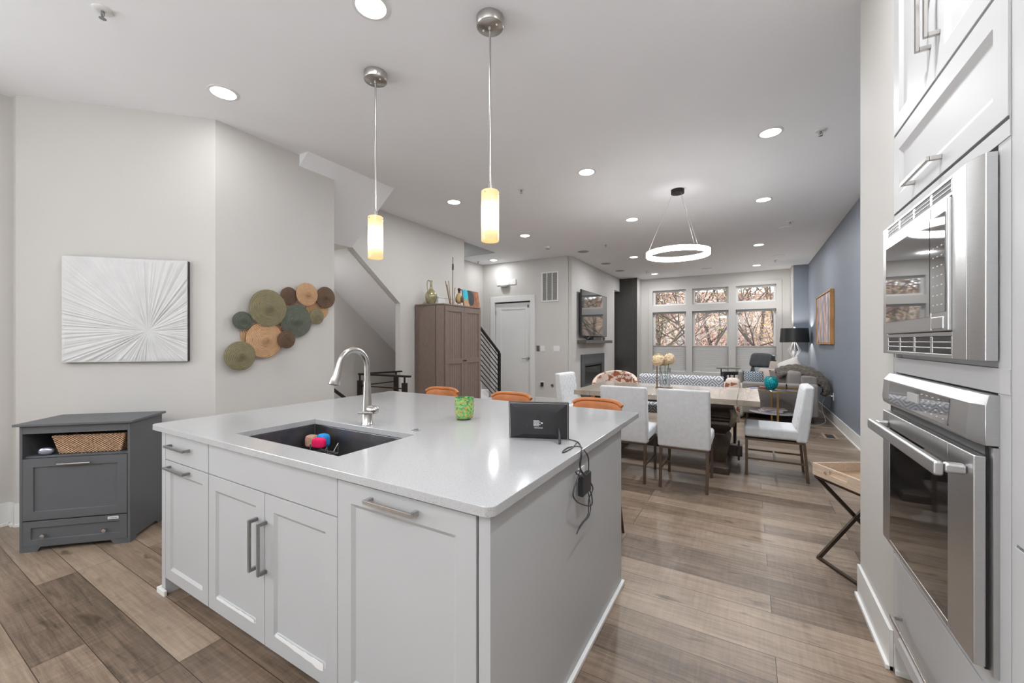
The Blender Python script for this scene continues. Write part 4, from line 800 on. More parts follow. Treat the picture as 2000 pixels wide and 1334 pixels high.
# ------------------------------------------------------------------ stair guard rails
t = thing('stair_guard_rail', 'black metal guard rail with horizontal bars around the stairs down, beside the column', 'railing', (-4.0, 3.55, 0))
def flat(m, a, b, w_=.045, h_=.022):
    a, b = Vector(a), Vector(b); d = (b-a).normalized(); s_ = d.cross(Vector((0, 0, 1))).normalized()*w_/2; u = s_.cross(d).normalized()*h_/2
    return m.add([a-s_-u, a+s_-u, a+s_+u, a-s_+u, b-s_-u, b+s_-u, b+s_+u, b-s_+u], [(0,1,2,3),(4,7,6,5),(0,4,5,1),(1,5,6,2),(2,6,7,3),(3,7,4,0)])
m = MB(); flat(m, (-3.50, 3.57, .95), (-4.34, 3.52, .95)); m.build('top_rail', M_blackm, t); m = MB(); flat(m, (-4.34, 3.52, .95), (-4.37, 4.28, .935)); m.build('top_rail', M_blackm, t)
for z in (.80, .66, .52, .38, .24, .10): m = MB(); flat(m, (-3.58, 3.56, z), (-4.32, 3.52, z), .012, .014); m.build('horizontal_bar', M_blackm, t); m = MB(); flat(m, (-4.34, 3.54, z), (-4.37, 4.22, z), .012, .014); m.build('horizontal_bar', M_blackm, t)
for x, y in ((-3.58, 3.56), (-4.33, 3.52), (-4.37, 4.18)): m = MB(); m.box(x-.025, y-.025, 0, x+.025, y+.025, .87 if x > -4.33 or y > 4 else .87); m.box(x-.008, y-.008, .87, x+.008, y+.008, .94); m.build('post', M_blackm, t)
t = thing('wall_handrail', 'black sloping handrail beyond the end of the basket wall', 'handrail', (-3.95, 2.9, 0))
a_ = onx(650, 760, -3.93); b_ = onx(673, 777, -3.93); d_ = (b_-a_); m = MB(); flat(m, a_-d_*.3, b_+d_*1.2); m.build('sloping_rail', M_blackm, t)
m = MB(); e_ = b_+d_*1.1; m.box(e_.x-.02, e_.y-.02, 0, e_.x+.02, e_.y+.02, e_.z); m.build('post', M_blackm, t)
t = thing('stair_rail', 'black sloping stair railing with many parallel bars right of the armoire', 'railing', (-4.45, 6.6, 0))
ya, yb = 5.92, 7.12; zr = lambda y: 1.14 + .72*(7.12-y)
m = MB(); flat(m, (-4.47, ya, zr(ya)), (-4.47, yb, zr(yb)), .05, .03); m.build('top_rail', M_blackm, t)
for q in range(1, 11): m = MB(); z = -.1*q; y1 = yb; z1 = zr(yb)+z; m.add, flat(m, (-4.47, ya, zr(ya)+z), (-4.47, y1, z1), .012, .016); m.build('sloping_bar', M_blackm, t)
m = MB(); m.box(-4.495, 7.10, 0, -4.445, 7.15, 1.13); m.build('post', M_blackm, t)
m = MB(); m.box(-4.49, 5.9, .82, -4.45, 5.94, zr(5.92)); m.build('post', M_blackm, t)

# ------------------------------------------------------------------ armoire and what stands on it
HA = 1.935
t = thing('armoire', 'tall taupe wooden armoire with two plank doors against the stair wall', 'armoire', (-4.13, 5.12, 0))
fp = [(-4.405, 4.605), (-3.99, 4.605), (-3.885, 4.655), (-3.885, 5.585), (-3.99, 5.635), (-4.405, 5.635)]
MB().prism(fp, .08, HA-.02, 'z').build('carcass', M_armoire, t, bevel=.002, seg=1)
MB().prism([(-4.41, 4.598), (-3.985, 4.598), (-3.875, 4.65), (-3.875, 5.59), (-3.985, 5.642), (-4.41, 5.642)], HA-.02, HA, 'z').build('top_board', M_armoire, t, bevel=.002, seg=1)
MB().prism([(-4.40, 4.62), (-4.0, 4.62), (-3.9, 4.67), (-3.9, 5.57), (-4.0, 5.62), (-4.40, 5.62)], 0, .08, 'z').build('plinth', M_armoire, t)
MB().box(-4.0, 4.602, .1, -3.993, 4.6049, HA-.03).build('side_groove', M_black, t)
for y0, y1, kn in ((4.665, 5.118, 5.095), (5.122, 5.575, 5.145)):
    Tm = Matrix.Translation((-3.885+.0, 0, 0)) @ Matrix.Rotation(PI/2, 4, 'Z')   # local x -> +Y, local -y -> +X
    m = MB(Tm); xo = -.022
    def bx(a0, b0, z0, z1, d0=.0): m.box(a0, xo+d0, z0, b0, -.0005, z1)
    bx(y0, y0+.065, .11, HA-.035); bx(y1-.065, y1, .11, HA-.035); bx(y0+.065, y1-.065, .11, .19); bx(y0+.065, y1-.065, HA-.11, HA-.035); bx(y0+.065, y1-.065, 1.03, 1.11)
    n_ = 6; ww_ = (y1-y0-.13)/n_
    for q in range(n_):
        for z0, z1 in ((.19, 1.03), (1.11, HA-.11)): m.box(y0+.065+ww_*q+.0015, xo+.010, z0, y0+.065+ww_*(q+1)-.0015, -.0005, z1)
    d = m.build('door', M_armoire, t, bevel=.001, seg=1)
    m = MB(); m.cyl((-3.863, kn, 1.07), (-3.835, kn, 1.07), .008, n=12); m.build('knob', M_blackm, d, smooth=True)
p = onz(842, 592, HA); p = ony(842, 590, 4.74); jx = p.x
t = thing('glass_jug', 'amber green glazed jug with a slim handle on top of the armoire, leftmost', 'jug', (jx, 4.74, HA))
m = lm(t); m.lathe([(0, 0), (.055, 0), (.065, .02), (.085, .07), (.095, .12), (.088, .165), (.055, .21), (.028, .24), (.019, .27), (.017, .33), (.022, .37), (.016, .372), (.012, .33)], n=36)
M_jug = mat('amber_green_glaze', (.33, .30, .17), .08, .35, var=.35, vscale=14, coat=.6)
m.build('jug_body', M_jug, t, smooth=True)
m = lm(t); m.tube(smoothpts([(-.016, -.005, .36), (-.045, -.015, .375), (-.062, -.02, .34), (-.060, -.02, .27), (-.052, -.015, .205)]), .007); m.build('handle', M_jug, t, smooth=True)
q0 = ony(853, 591, 4.78); q1 = ony(884, 591, 4.95)
t = thing('storage_box', 'low white rectangular box on top of the armoire behind the sticks', 'box', (-4.25, 4.97, HA))
m = MB(); m.box(-4.37, 4.90, HA, -4.20, 5.24, HA+.125); m.build('box_body', M_white, t, bevel=.002)
m = MB(); m.box(-4.375, 4.895, HA+.125, -4.195, 5.245, HA+.14); m.build('box_lid', M_white, t, bevel=.002)
M_reed = mat('dried_reed', (.22, .14, .05), .8)
t = thing('cattail_stem', 'tall dried cattail standing on the armoire beside the duck', 'dried plant', (-3.98, 4.98, HA))
b0 = ony(884, 592, 4.98); T0 = ony(884.5, 517, 4.98)
m = MB(); m.tube([(b0.x, 4.98, HA), ((b0.x+T0.x)/2, 4.98, (HA+T0.z)/2), (T0.x, 4.98, T0.z+.12)], .0065, 6); m.lathe([(.02, 0), (.022, .012), (.006, .02)], (b0.x, 4.98, HA), n=12); m.build('stem', M_reed, t, smooth=True)
m = MB(); z0_ = T0.z-.03; m.lathe([(0, 0), (.013, .01), (.014, .06), (.012, .10), (0, .11)], (T0.x, 4.98, z0_-.06), n=14); m.build('seed_head', mat('cattail_brown', (.09, .045, .02), .9), t, smooth=True)
t = thing('dried_reeds', 'cluster of short dried reeds leaning behind the cattail on the armoire', 'dried plant', (-4.0, 4.96, HA)); t['kind'] = 'thing'
for x_, y_, tx_, ty_ in ((879, 590, 870, 549), (881, 590, 876, 549), (880, 590, 873, 556), (886, 592, 889, 562)):
    a_ = ony(x_, y_, 4.95); b_ = ony(tx_, ty_, 4.95); m = MB(); m.tube([(a_.x, 4.95, HA), b_], [.004, .006], 6); m.build('reed', M_reed, t, smooth=True)
dk = ony(897, 594, 5.08)
t = thing('duck_figurine', 'brown and cream wooden duck figurine standing on the armoire', 'figurine', (dk.x, 5.08, HA), math.radians(10))
m = lm(t); m.soft((0, 0, .115), (.05, .062, .085), .95); m.build('duck_body', mat('duck_cream', (.50, .36, .18), .5, var=.2), t, smooth=True, angle=180)
m = lm(t); m.soft((-.045, .01, .10), (.012, .048, .055), .9); m.soft((.045, .01, .10), (.012, .048, .055), .9); m.build('wings', mat('duck_brown', (.10, .055, .03), .5), t, smooth=True, angle=180)
m = lm(t); m.lathe([(.026, .185), (.019, .205), (.019, .24)], n=16, caps=False); m.soft((.003, -.01, .25), (.025, .028, .026), 1); m.soft((.033, -.018, .246), (.022, .010, .006), .8); m.build('duck_head', mat('duck_dark_brown', (.05, .028, .018), .5), t, smooth=True, angle=180)
m = lm(t)
for s_ in (-.025, .025): m.tube([(s_, 0, .05), (s_, 0, .004)], .005, 8); m.soft((s_, -.015, .004), (.014, .025, .004), .8)
m.build('duck_feet', mat('duck_feet', (.45, .30, .16), .5), t, smooth=True, angle=180)
a_, b_ = ony(906, 596, 5.35), ony(943, 600, 5.60)
def artmat(name, cols, sc=6):
    m = mat(name, cols[0], .6); N, L, b = nodes(m); tc = N.new('ShaderNodeTexCoord'); v = N.new('ShaderNodeTexVoronoi'); v.inputs['Scale'].default_value = sc; n = N.new('ShaderNodeTexNoise'); n.inputs['Scale'].default_value = 7
    L.new(tc.outputs['Object'], n.inputs[0]); x = N.new('ShaderNodeMix'); x.data_type = 'VECTOR'; x.inputs[0].default_value = .12; L.new(tc.outputs['Object'], x.inputs[4]); L.new(n.outputs['Color'], x.inputs[5]); L.new(x.outputs[1], v.inputs[0])
    s_ = N.new('ShaderNodeSeparateColor'); L.new(v.outputs['Color'], s_.inputs[0]); r = N.new('ShaderNodeValToRGB'); r.color_ramp.interpolation = 'CONSTANT'; e = r.color_ramp.elements
    e[0].color = (*cols[0], 1); e[1].color = (*cols[-1], 1); e[1].position = 1-1/len(cols)
    for i_, c_ in enumerate(cols[1:-1]): q = e.new((i_+1)/len(cols)); q.color = (*c_, 1)
    L.new(s_.outputs[0], r.inputs[0]); L.new(r.outputs[0], b.inputs['Base Color']); return m
t = thing('small_painting', 'small abstract painting in turquoise, brown and rust leaning on top of the armoire', 'painting', (-4.05, 5.4, HA))
yA, yB = 5.19, 5.625; xa = -3.915; q_ = .27
m = MB(Matrix.Translation((xa, 0, HA)) @ Matrix.Rotation(math.radians(-8), 4, 'Y')); m.box(-.018, yA, 0, 0, yB, q_); m.build('canvas', mat('rust_paint', (.30, .12, .06), .6, var=.35, vscale=14), t)
def patch(pts, col, nm): mm = MB(Matrix.Translation((xa, 0, HA)) @ Matrix.Rotation(math.radians(-8), 4, 'Y')); mm.prism([(yA+p_[0]*.42, p_[1]*q_) for p_ in pts], .0002, .0015, 'x'); mm.build(nm, mat(nm, col, .6, var=.2, vscale=20), t)
patch([(0, .45), (.26, .38), (.33, .7), (.30, 1), (0, 1)], (.02, .42, .52), 'turquoise_area')
patch([(0, 0), (.35, 0), (.28, .38), (0, .44)], (.45, .28, .16), 'ochre_area')
patch([(.32, .2), (.45, .05), (.62, .15), (.70, .45), (.68, .8), (.55, 1), (.31, 1), (.34, .6)], (.035, .045, .05), 'dark_tree_area')
# wine bottles on a rack right of the armoire
t = thing('wine_rack', 'narrow black metal wine rack between the armoire and the stair railing', 'wine rack', (-4.30, 5.78, 0))
m = MB()
for x_ in (-4.38, -4.16):
    m.box(x_-.008, 5.76, 0, x_+.008, 5.776, 1.25)
for q in range(9): m.box(-4.38, 5.762, .10+.14*q, -4.16, 5.774, .108+.14*q)
m.build('rack_frame', M_blackm, t)
M_bott = mat('dark_green_bottle', (.01, .018, .012), .08, coat=.5)
wl = ('top', 'second from the top', 'third from the top', 'fourth from the top', 'lowest')
for q, z in enumerate((1.09, .81, .67, .53, .39)):
    Tm = Matrix.Translation((-4.25, 5.70, z)) @ Matrix.Rotation(math.radians(80), 4, 'Y')
    b = thing('wine_bottle', 'dark wine bottle lying in the rack beside the armoire, ' + wl[q] + ' of five', 'bottle', (-4.25, 5.72, z-.04), group='wine bottles beside the armoire')
    m = MB(Matrix.Translation((-4.40, 5.725, z)) @ Matrix.Rotation(math.radians(84), 4, 'Y')); m.lathe([(0, 0), (.036, 0), (.038, .01), (.038, .19), (.030, .215), (.015, .24), (.014, .30), (0, .30)], n=20); m.build('bottle_glass', M_bott, b, smooth=True)
    m = MB(Matrix.Translation((-4.40, 5.725, z)) @ Matrix.Rotation(math.radians(84), 4, 'Y')); m.lathe([(.0385, .05), (.0388, .06), (.0388, .14), (.0385, .15)], n=20, caps=False); m.build('paper_label', M_white, b, smooth=True)
    m = MB(Matrix.Translation((-4.40, 5.725, z)) @ Matrix.Rotation(math.radians(84), 4, 'Y')); m.lathe([(.0155, .26), (.0155, .302), (0, .303)], n=16); m.build('capsule', mat('capsule_red' if q % 2 else 'capsule_white', (.25, .02, .02) if q % 2 else (.6, .6, .6), .4), b, smooth=True)

# ------------------------------------------------------------------ hall end wall fittings
def wp(x, y): return ony(x, y, 8.03)
a_, b_ = wp(1058, 590), wp(1091, 529)
t = thing('return_air_grille', 'tall white return air grille high on the hall wall', 'vent', (a_.x, 8.02, a_.z))
m = MB(); fr_ = .03; m.box(a_.x, 8.012, a_.z, b_.x, 8.03, a_.z+fr_); m.box(a_.x, 8.012, b_.z-fr_, b_.x, 8.03, b_.z); wv = (b_.x-a_.x)
for q in (0, .333, .667, 1): c_ = a_.x + (wv-fr_)*q; m.box(c_, 8.012, a_.z+fr_, c_+(fr_ if q in (0, 1) else .018), 8.03, b_.z-fr_)
m.build('grille_frame', M_trim, t); m = MB(); nl = 30
for q in range(nl): z = a_.z+fr_+(b_.z-a_.z-2*fr_)*q/nl; m.add([(a_.x+.02, 8.018, z), (b_.x-.02, 8.018, z), (b_.x-.02, 8.029, z+.012), (a_.x+.02, 8.029, z+.012)], [(0, 1, 2, 3)])
m.build('louvres', mat('grey_louvre', (.28, .27, .25), .7), t)
a_, b_ = wp(970, 560), wp(1008, 546)
t = thing('emergency_light', 'white wall-mounted emergency light above the hall door', 'wall light', (a_.x, 8.0, a_.z))
z0, z1 = a_.z, b_.z+.0; x0, x1 = a_.x, b_.x
MB().box(x0+.02, 8.012, z0+.02, x1, 8.03, z1+.01).build('back_plate', M_white, t, bevel=.002)
m = MB(); m.soft(((x0+x1)/2-.03, 7.985, (z0+z1)/2), (.11, .045, .06), .5); m.build('lamp_shade', emis('soft_lit_glass', (1, .97, .92), .5), t, smooth=True, angle=180)
m = MB(); m.soft(((x0+x1)/2-.02, 7.985, z0-.005), (.09, .042, .03), .5); m.build('lamp_base', M_speaker, t, smooth=True, angle=180)
def plate(x, y, w_, h_, lab, m_, rock=1, cat='light switch', nm='switch_plate'):
    p = wp(x, y); t = thing(nm, lab, cat, (p.x, 8.022, p.z-h_/2)); MB().box(p.x-w_/2, 8.023, p.z-h_/2, p.x+w_/2, 8.03, p.z+h_/2).build('cover_plate', m_, t, bevel=.0015, seg=1)
    for q in range(rock): c_ = p.x + (q-(rock-1)/2)*.045; MB().box(c_-.016, 8.019, p.z-.033, c_+.016, 8.024, p.z+.033).build('rocker', m_, t, bevel=.001, seg=1)
plate(1051, 680.5, .075, .125, 'dark grey keypad plate nearest the hall door casing', M_dhandle); plate(1060, 681, .10, .125, 'white double switch plate right of the dark keypad', M_white, 2); plate(1087, 681, .15, .125, 'white triple switch plate near the wall corner', M_white, 3)
plate(1060, 750, .08, .125, 'low wall outlet with a dark device plugged in beside the door', M_white, 1, 'outlet', 'outlet_plate'); p = wp(1060, 750); t = thing('plug_in_device', 'small dark device plugged into the low hall outlet', 'plug', (p.x, 7.99, p.z-.05)); MB().box(p.x-.03, 7.975, p.z-.05, p.x+.03, 8.0185, p.z+.04).build('device_body', M_black, t, bevel=.006)
p = wp(1079, 753); t = thing('wall_jack', 'small round grey wall jack low beside the outlet', 'jack', (p.x, 8.02, p.z)); m = MB(); m.cyl((p.x, 8.03, p.z), (p.x, 8.018, p.z), .035, n=24); m.build('jack_ring', M_nickel, t, smooth=True); m = MB(); m.cyl((p.x, 8.0178, p.z), (p.x, 8.015, p.z), .015, n=16); m.build('jack_port', M_black, t)

# ------------------------------------------------------------------ television, mantel, fireplace
t = thing('television', 'large black wall-mounted television above the mantel shelf', 'television', (-3.2, 9.35, 1.5))
MB().box(-3.205, 8.45, 1.49, -3.165, 10.28, 2.52).build('screen_housing', M_black, t, bevel=.006)
MB().box(-3.165, 8.462, 1.505, -3.163, 10.268, 2.508).build('screen_glass', mat('dark_screen', (.03, .03, .032), .05, coat=.8), t)
MB().box(-3.268, 9.1, 1.8, -3.205, 9.6, 2.2).build('wall_bracket', M_black, t)
t = thing('mantel_shelf', 'dark grey wooden mantel shelf under the television', 'shelf', (-3.18, 9.3, 1.32))
MB().box(-3.27, 8.45, 1.33, -3.06, 10.42, 1.40).build('shelf_board', mat('grey_stained_wood', (.10, .085, .075), .5, var=.2, stretch=(3, 1, 8)), t, bevel=.004)
t = thing('soundbar', 'small black media box on the mantel shelf', 'media player', (-3.15, 9.4, 1.40)); MB().box(-3.2, 9.05, 1.402, -3.1, 9.65, 1.47).build('device_body', M_black, t, bevel=.006)
t = thing('mantel_ornament', 'dark curled ornament on the left of the mantel shelf', 'ornament', (-3.14, 8.8, 1.40)); m = MB(); m.tube(smoothpts([(-3.14, 8.62, 1.47), (-3.14, 8.72, 1.43), (-3.14, 8.82, 1.45), (-3.14, 8.9, 1.47), (-3.14, 8.98, 1.42)]), .018); m.lathe([(.05, 0), (.05, .01), (0, .012)], (-3.14, 8.9, 1.401), n=16); m.build('curled_metal', M_blackm, t, smooth=True)
t = thing('mantel_clock', 'small round grey disc at the right end of the mantel shelf', 'ornament', (-3.12, 9.95, 1.40)); m = MB(); m.cyl((-3.16, 9.95, 1.448), (-3.12, 9.95, 1.448), .045, n=24); m.build('disc_body', M_nickel, t, smooth=True); m = MB(); m.cyl((-3.119, 9.95, 1.448), (-3.117, 9.95, 1.448), .033, n=24); m.build('disc_face', M_black, t)
t = thing('fireplace', 'gas fireplace with a slate grey surround and small orange flames', 'fireplace', (-3.2, 9.49, .05))
m = MB(); X_ = -3.24; m.box(X_, 8.66, .05, -3.27, 8.86, 1.07); m.box(X_, 10.12, .05, -3.27, 10.32, 1.07); m.box(X_, 8.86, .84, -3.27, 10.12, 1.07); m.box(X_, 8.86, .05, -3.27, 10.12, .38); m.build('surround', M_fireframe, t, bevel=.004)
m = MB(); m.box(-3.262, 8.86, .38, -3.25, 8.92, .84); m.box(-3.262, 10.06, .38, -3.25, 10.12, .84); m.box(-3.262, 8.92, .80, -3.25, 10.06, .84); m.box(-3.262, 8.92, .38, -3.25, 10.06, .42); m.build('inner_frame', M_black, t)
m = MB(); m.box(-3.69, 8.86, .24, -3.68, 10.12, .84); m.box(-3.68, 8.86, .24, -3.28, 8.87, .84); m.box(-3.68, 10.11, .24, -3.28, 10.12, .84); m.box(-3.68, 8.87, .24, -3.28, 10.11, .40); m.box(-3.68, 8.87, .83, -3.28, 10.11, .84); m.build('firebox', M_black, t)
MB().box(-3.26, 8.92, .29, -3.257, 10.06, .77).build('glass_front', M_win, t)
rr = random.Random(5)
for q in range(4): m = MB(); y = 9.15+.22*q; m.tube([(-3.50, y+.25, .43), (-3.36, y+.25+.2*(-1)**q, .47)], [.045, .035], 10); m.build('log', mat('charred_log', (.10, .07, .05), .9, bump=.4), t, smooth=True)
M_flame = emis('gas_flame', (1, .38, .08), 3.5)
for q in range(7):
    y = 9.55+.075*q; h_ = .10+.12*rr.random(); m = MB(); m.lathe([(0, 0), (.028, .03), (.022, h_*.55), (.008, h_*.85), (0, h_)], (-3.40+.03*rr.random(), y, .48), n=10, sx=.6); m.build('flame', M_flame, t, smooth=True)
t = thing('candle_lantern', 'small glowing candle light at the foot of the charcoal wall', 'candle', (-2.96, 11.72, 0)); p = ony(1219, 727, 11.72)
m = MB(); m.box(p.x-.10, 11.60, 0, p.x+.10, 11.80, p.z-.12); m.build('plinth', M_charcoal, t); m = MB(); m.lathe([(0, 0), (.03, 0), (.035, .05), (.025, .14), (0, .15)], (p.x, 11.72, p.z-.118), n=16); m.build('lit_candle', emis('candle_glow', (1, .95, .85), 4), t, smooth=True)
#PART4
# ------------------------------------------------------------------ dining table
TZ = .785; TX0, TX1, TY0, TY1 = -1.84, .10, 4.64, 5.86; TYC = (TY0+TY1)/2
t = thing('dining_table', 'long weathered wood trestle dining table with a glossy top', 'table', ((TX0+TX1)/2, TYC, 0))
m = MB(); m.box(TX0+.20, TY0, TZ-.058, TX1-.20, TY1, TZ); m.build('tabletop', M_ttop, t, bevel=.004)
for x0, x1 in ((TX0, TX0+.198), (TX1-.198, TX1)): m = MB(); m.box(x0, TY0, TZ-.058, x1, TY1, TZ); m.build('breadboard_end', M_ttop, t, bevel=.004)
m = MB(); m.box(TX0+.48, TY0+.22, TZ-.11, TX1-.48, TY0+.26, TZ-.06); m.box(TX0+.48, TY1-.26, TZ-.11, TX1-.48, TY1-.22, TZ-.06); m.box(TX0+.48, TY0+.26, TZ-.11, TX0+.52, TY1-.26, TZ-.06); m.box(TX1-.52, TY0+.26, TZ-.11, TX1-.48, TY1-.26, TZ-.06); m.build('apron', M_dwood, t)
for xc in (-1.50, -.28):
    m = MB()
    lv = [(.0, .13, .56), (.07, .13, .56), (.09, .10, .52), (.14, .085, .40), (.20, .11, .33), (.26, .125, .27), (.31, .10, .22), (.34, .07, .18), (.37, .085, .20), (.41, .13, .27), (.46, .15, .31), (.50, .145, .30), (.515, .16, .33), (.535, .16, .33), (.545, .13, .29), (.60, .125, .30), (.64, .15, .36), (.665, .17, .42), (.725, .17, .42)]
    vs = []; fs = []
    for z, hx, hy in lv: vs += [(xc-hx*.85, TYC-hy, z), (xc+hx*.85, TYC-hy, z), (xc+hx*.85, TYC+hy, z), (xc-hx*.85, TYC+hy, z)]
    for i in range(len(lv)-1):
        for k_ in range(4): l = (k_+1) % 4; fs.append((4*i+k_, 4*i+l, 4*i+4+l, 4*i+4+k_))
    fs += [(3, 2, 1, 0), tuple(4*(len(lv)-1)+k_ for k_ in range(4))]; m.add(vs, fs); p = m.build('carved_pedestal', M_dwood, t, bevel=.012, seg=3, angle=60)
    for sx in (-1, 1):
        m = MB(); cx_ = xc+sx*.125; m.tube(smoothpts([(cx_, TYC-.34, .66), (cx_+sx*.02, TYC-.40, .60), (cx_+sx*.01, TYC-.34, .52), (cx_, TYC-.30, .47)]), [.03]*25, 8); m.build('carved_scroll', mat('distressed_carving', (.22, .18, .14), .5, bump=.5, bscale=60, var=.5), p, smooth=True)
m = MB(); m.box(-1.62, TYC-.05, .08, -.06, TYC+.05, .20); m.build('stretcher_beam', M_dwood, t, bevel=.006)
m = MB(); m.box(-.115, TYC-.085, .10, -.075, TYC+.085, .18); m.box(-.105, TYC-.03, .03, -.085, TYC+.03, .25); m.build('tenon_key', M_dwood, t, bevel=.004)

# ------------------------------------------------------------------ dining chairs
def chair(lab, x, y, rz, group='grey upholstered dining chairs', fabric=None):
    fb = fabric or M_fabric
    t = thing('dining_chair', lab, 'chair', (x, y, 0), rz, group)
    m = lm(t); m.box(-.225, -.235, .395, .225, .27, .505); m.build('seat', fb, t, bevel=.03, seg=4)
    m = lm(t); m.prism([(-.262, .383), (-.165, .383), (-.17, .50), (-.235, .925), (-.318, .935), (-.300, .70)], -.226, .226, 'x'); m.build('backrest', fb, t, bevel=.022, seg=4)
    m = lm(t); m.add([(-.20, -.164, .51), (.20, -.164, .51), (.20, -.228, .90), (-.20, -.228, .90), (-.20, -.19, .51), (.20, -.19, .51), (.20, -.25, .90), (-.20, -.25, .90)], [(0,1,2,3),(7,6,5,4),(0,4,5,1),(1,5,6,2),(2,6,7,3),(3,7,4,0)]); m.build('quilted_panel', M_quilt, t, bevel=.006)
    m = lm(t); m.box(-.215, -.245, .365, .215, .265, .384); m.build('seat_frame', M_leg, t, bevel=.002, seg=1)
    for sx in (-1, 1):
        for y0, y1 in ((-.235, -.265), (.25, .25)):
            m = lm(t); h_ = .0125; x_ = sx*.2
            m.add([(x_-h_, y1-h_, 0), (x_+h_, y1-h_, 0), (x_+h_, y1+h_, 0), (x_-h_, y1+h_, 0), (x_-h_, y0-h_, .366), (x_+h_, y0-h_, .366), (x_+h_, y0+h_, .366), (x_-h_, y0+h_, .366)], [(3,2,1,0),(4,5,6,7),(0,1,5,4),(1,2,6,5),(2,3,7,6),(3,0,4,7)]); m.build('leg', M_leg, t, bevel=.002, seg=1)
        m = lm(t); m.box(sx*.2-.008, -.24, .165, sx*.2+.008, .24, .182); m.build('side_stretcher', M_leg, t)
    m = lm(t); m.box(-.192, -.01, .166, .192, .008, .181); m.build('cross_stretcher', M_leg, t)
    return t
chair('grey upholstered dining chair with its back to the island, left of the two', -1.065, 4.27, 0)
chair('grey upholstered dining chair with its back to the island, right of the two', -.52, 4.27, 0)
chair('grey dining chair at the right end of the table, seen from the side', .232, 5.02, PI/2)
chair('white tufted dining chair at the left end of the table by the fireplace', -1.97, 5.30, -PI/2-.12)
# ------------------------------------------------------------------ leather counter stools
def stool(lab, x):
    t = thing('counter_stool', lab, 'stool', (x, 2.72, 0), 0, 'tan leather counter stools')
    # front faces the island (-y): bucket seat with a wrap-round low back
    m = lm(t); vs = []; fs = []; nu, nv = 15, 16
    def surf(u, v, off):
        a = (u-.5)*2; s_ = v
        if s_ < .5: y = -.20+.36*(s_/.5); z = .635 + .012*a*a + (.02*(1-s_*2)**2); w_ = .185
        else:
            q = (s_-.5)/.5; y = .16 + .055*math.sin(q*PI/2) + .012*q; z = .637 + .298*q**1.15; w_ = .187
        y -= (.045*a*a if s_ > .5 else 0)*min(1, (s_-.5)*4)
        z += abs(a)**3*.05*math.sin(min(1, max(0, s_*1.3-.15))*PI) - (abs(a)**6*.03 if s_ > .93 else 0)
        return Vector((a*w_, y, z)) + Vector((0, -off*min(1, max(0, (s_-.42)*5)), off*(1-min(1, max(0, (s_-.42)*5)))))
    for sh in (0, .022):
        for j in range(nv+1):
            for i in range(nu+1): vs.append(surf(i/nu, j/nv, sh))
    st_ = (nu+1)*(nv+1)
    for j in range(nv):
        for i in range(nu): a_ = j*(nu+1)+i; fs += [(a_, a_+nu+1, a_+nu+2, a_+1), (st_+a_, st_+a_+1, st_+a_+nu+2, st_+a_+nu+1)]
    for i in range(nu): a_ = i; fs.append((a_, a_+1, st_+a_+1, st_+a_)); a_ = nv*(nu+1)+i; fs.append((a_+1, a_, st_+a_, st_+a_+1))
    for j in range(nv): a_ = j*(nu+1); fs.append((a_+nu+1, a_, st_+a_, st_+a_+nu+1)); a_ += nu; fs.append((a_, a_+nu+1, st_+a_+nu+1, st_+a_))
    m.add(vs, fs); m.build('bucket_seat', M_leather, t, smooth=True, sub=1, angle=180)
    e_ = [surf(i/nu, 1, .011) for i in range(nu+1)]; m = lm(t); m.tube(e_, .015, 8); m.build('back_roll', M_leather, t, smooth=True)
    m = lm(t); m.box(-.13, -.15, .605, .13, .15, .628); m.build('seat_support', M_blackm, t, bevel=.003)
    L_ = [(-.13, -.14, -.19, -.20), (.13, -.14, .19, -.20), (-.13, .14, -.20, .165), (.13, .14, .235, .16)]
    L_ = [(-.13, -.14, -.19, -.20), (.13, -.14, .19, -.20), (-.13, .14, -.19, .19), (.13, .14, .19, .19)]
    for xa_, ya_, xb_, yb_ in L_: m = lm(t); m.tube([(xa_, ya_, .606), (xb_, yb_, 0)], [.013, .010], 10); m.build('leg', mat('dark_walnut_leg', (.07, .035, .02), .4), t, smooth=True)
    f_ = .215; P_ = [(xa_+(xb_-xa_)*(1-f_/.606), ya_+(yb_-ya_)*(1-f_/.606), f_) for xa_, ya_, xb_, yb_ in L_]
    for i, j in ((0, 1), (1, 3), (3, 2), (2, 0)): m = lm(t); m.tube([P_[i], P_[j]], .007, 8); m.build('foot_rail', M_blackm, t, smooth=True)
stool('tan leather counter stool behind the island, left of the candle holder', -2.44)
stool('middle tan leather counter stool behind the island, just left of the photo frame', -1.70)
stool('tan leather counter stool nearest the dining chairs, right of the photo frame', -.967)

# ------------------------------------------------------------------ flowers on the table
vx, vy = -.93, 5.38
t = thing('flower_vase', 'ribbed clear glass vase in a bronze stand on the dining table', 'vase', (vx, vy, TZ))
m = lm(t); prof = [(.0, .012), (.055, .012), (.058, .03), (.062, .15), (.064, .255), (.060, .255), (.058, .15), (.053, .035), (0, .03)]
vs = []; n = 48
for r, z in prof:
    for k_ in range(n): a_ = 2*PI*k_/n; q = r*(1+.05*math.sin(a_*12)); vs.append((q*math.cos(a_)+.02, q*math.sin(a_), z))
m.add(vs, [(i*n+k_, i*n+(k_+1) % n, (i+1)*n+(k_+1) % n, (i+1)*n+k_) for i in range(len(prof)-1) for k_ in range(n)]); m.build('glass_body', M_glass, t, smooth=True)
M_brz = mat('dark_bronze', (.16, .10, .05), .35, .9)
m = lm(t); m.box(-.085, -.06, 0, .10, .06, .010); m.build('stand_base', M_brz, t, bevel=.002)
m = lm(t); m.box(-.082, -.008, .01, -.070, .008, .335); m.box(-.082, -.06, .325, -.070, .06, .337); m.build('stand_post', M_brz, t)
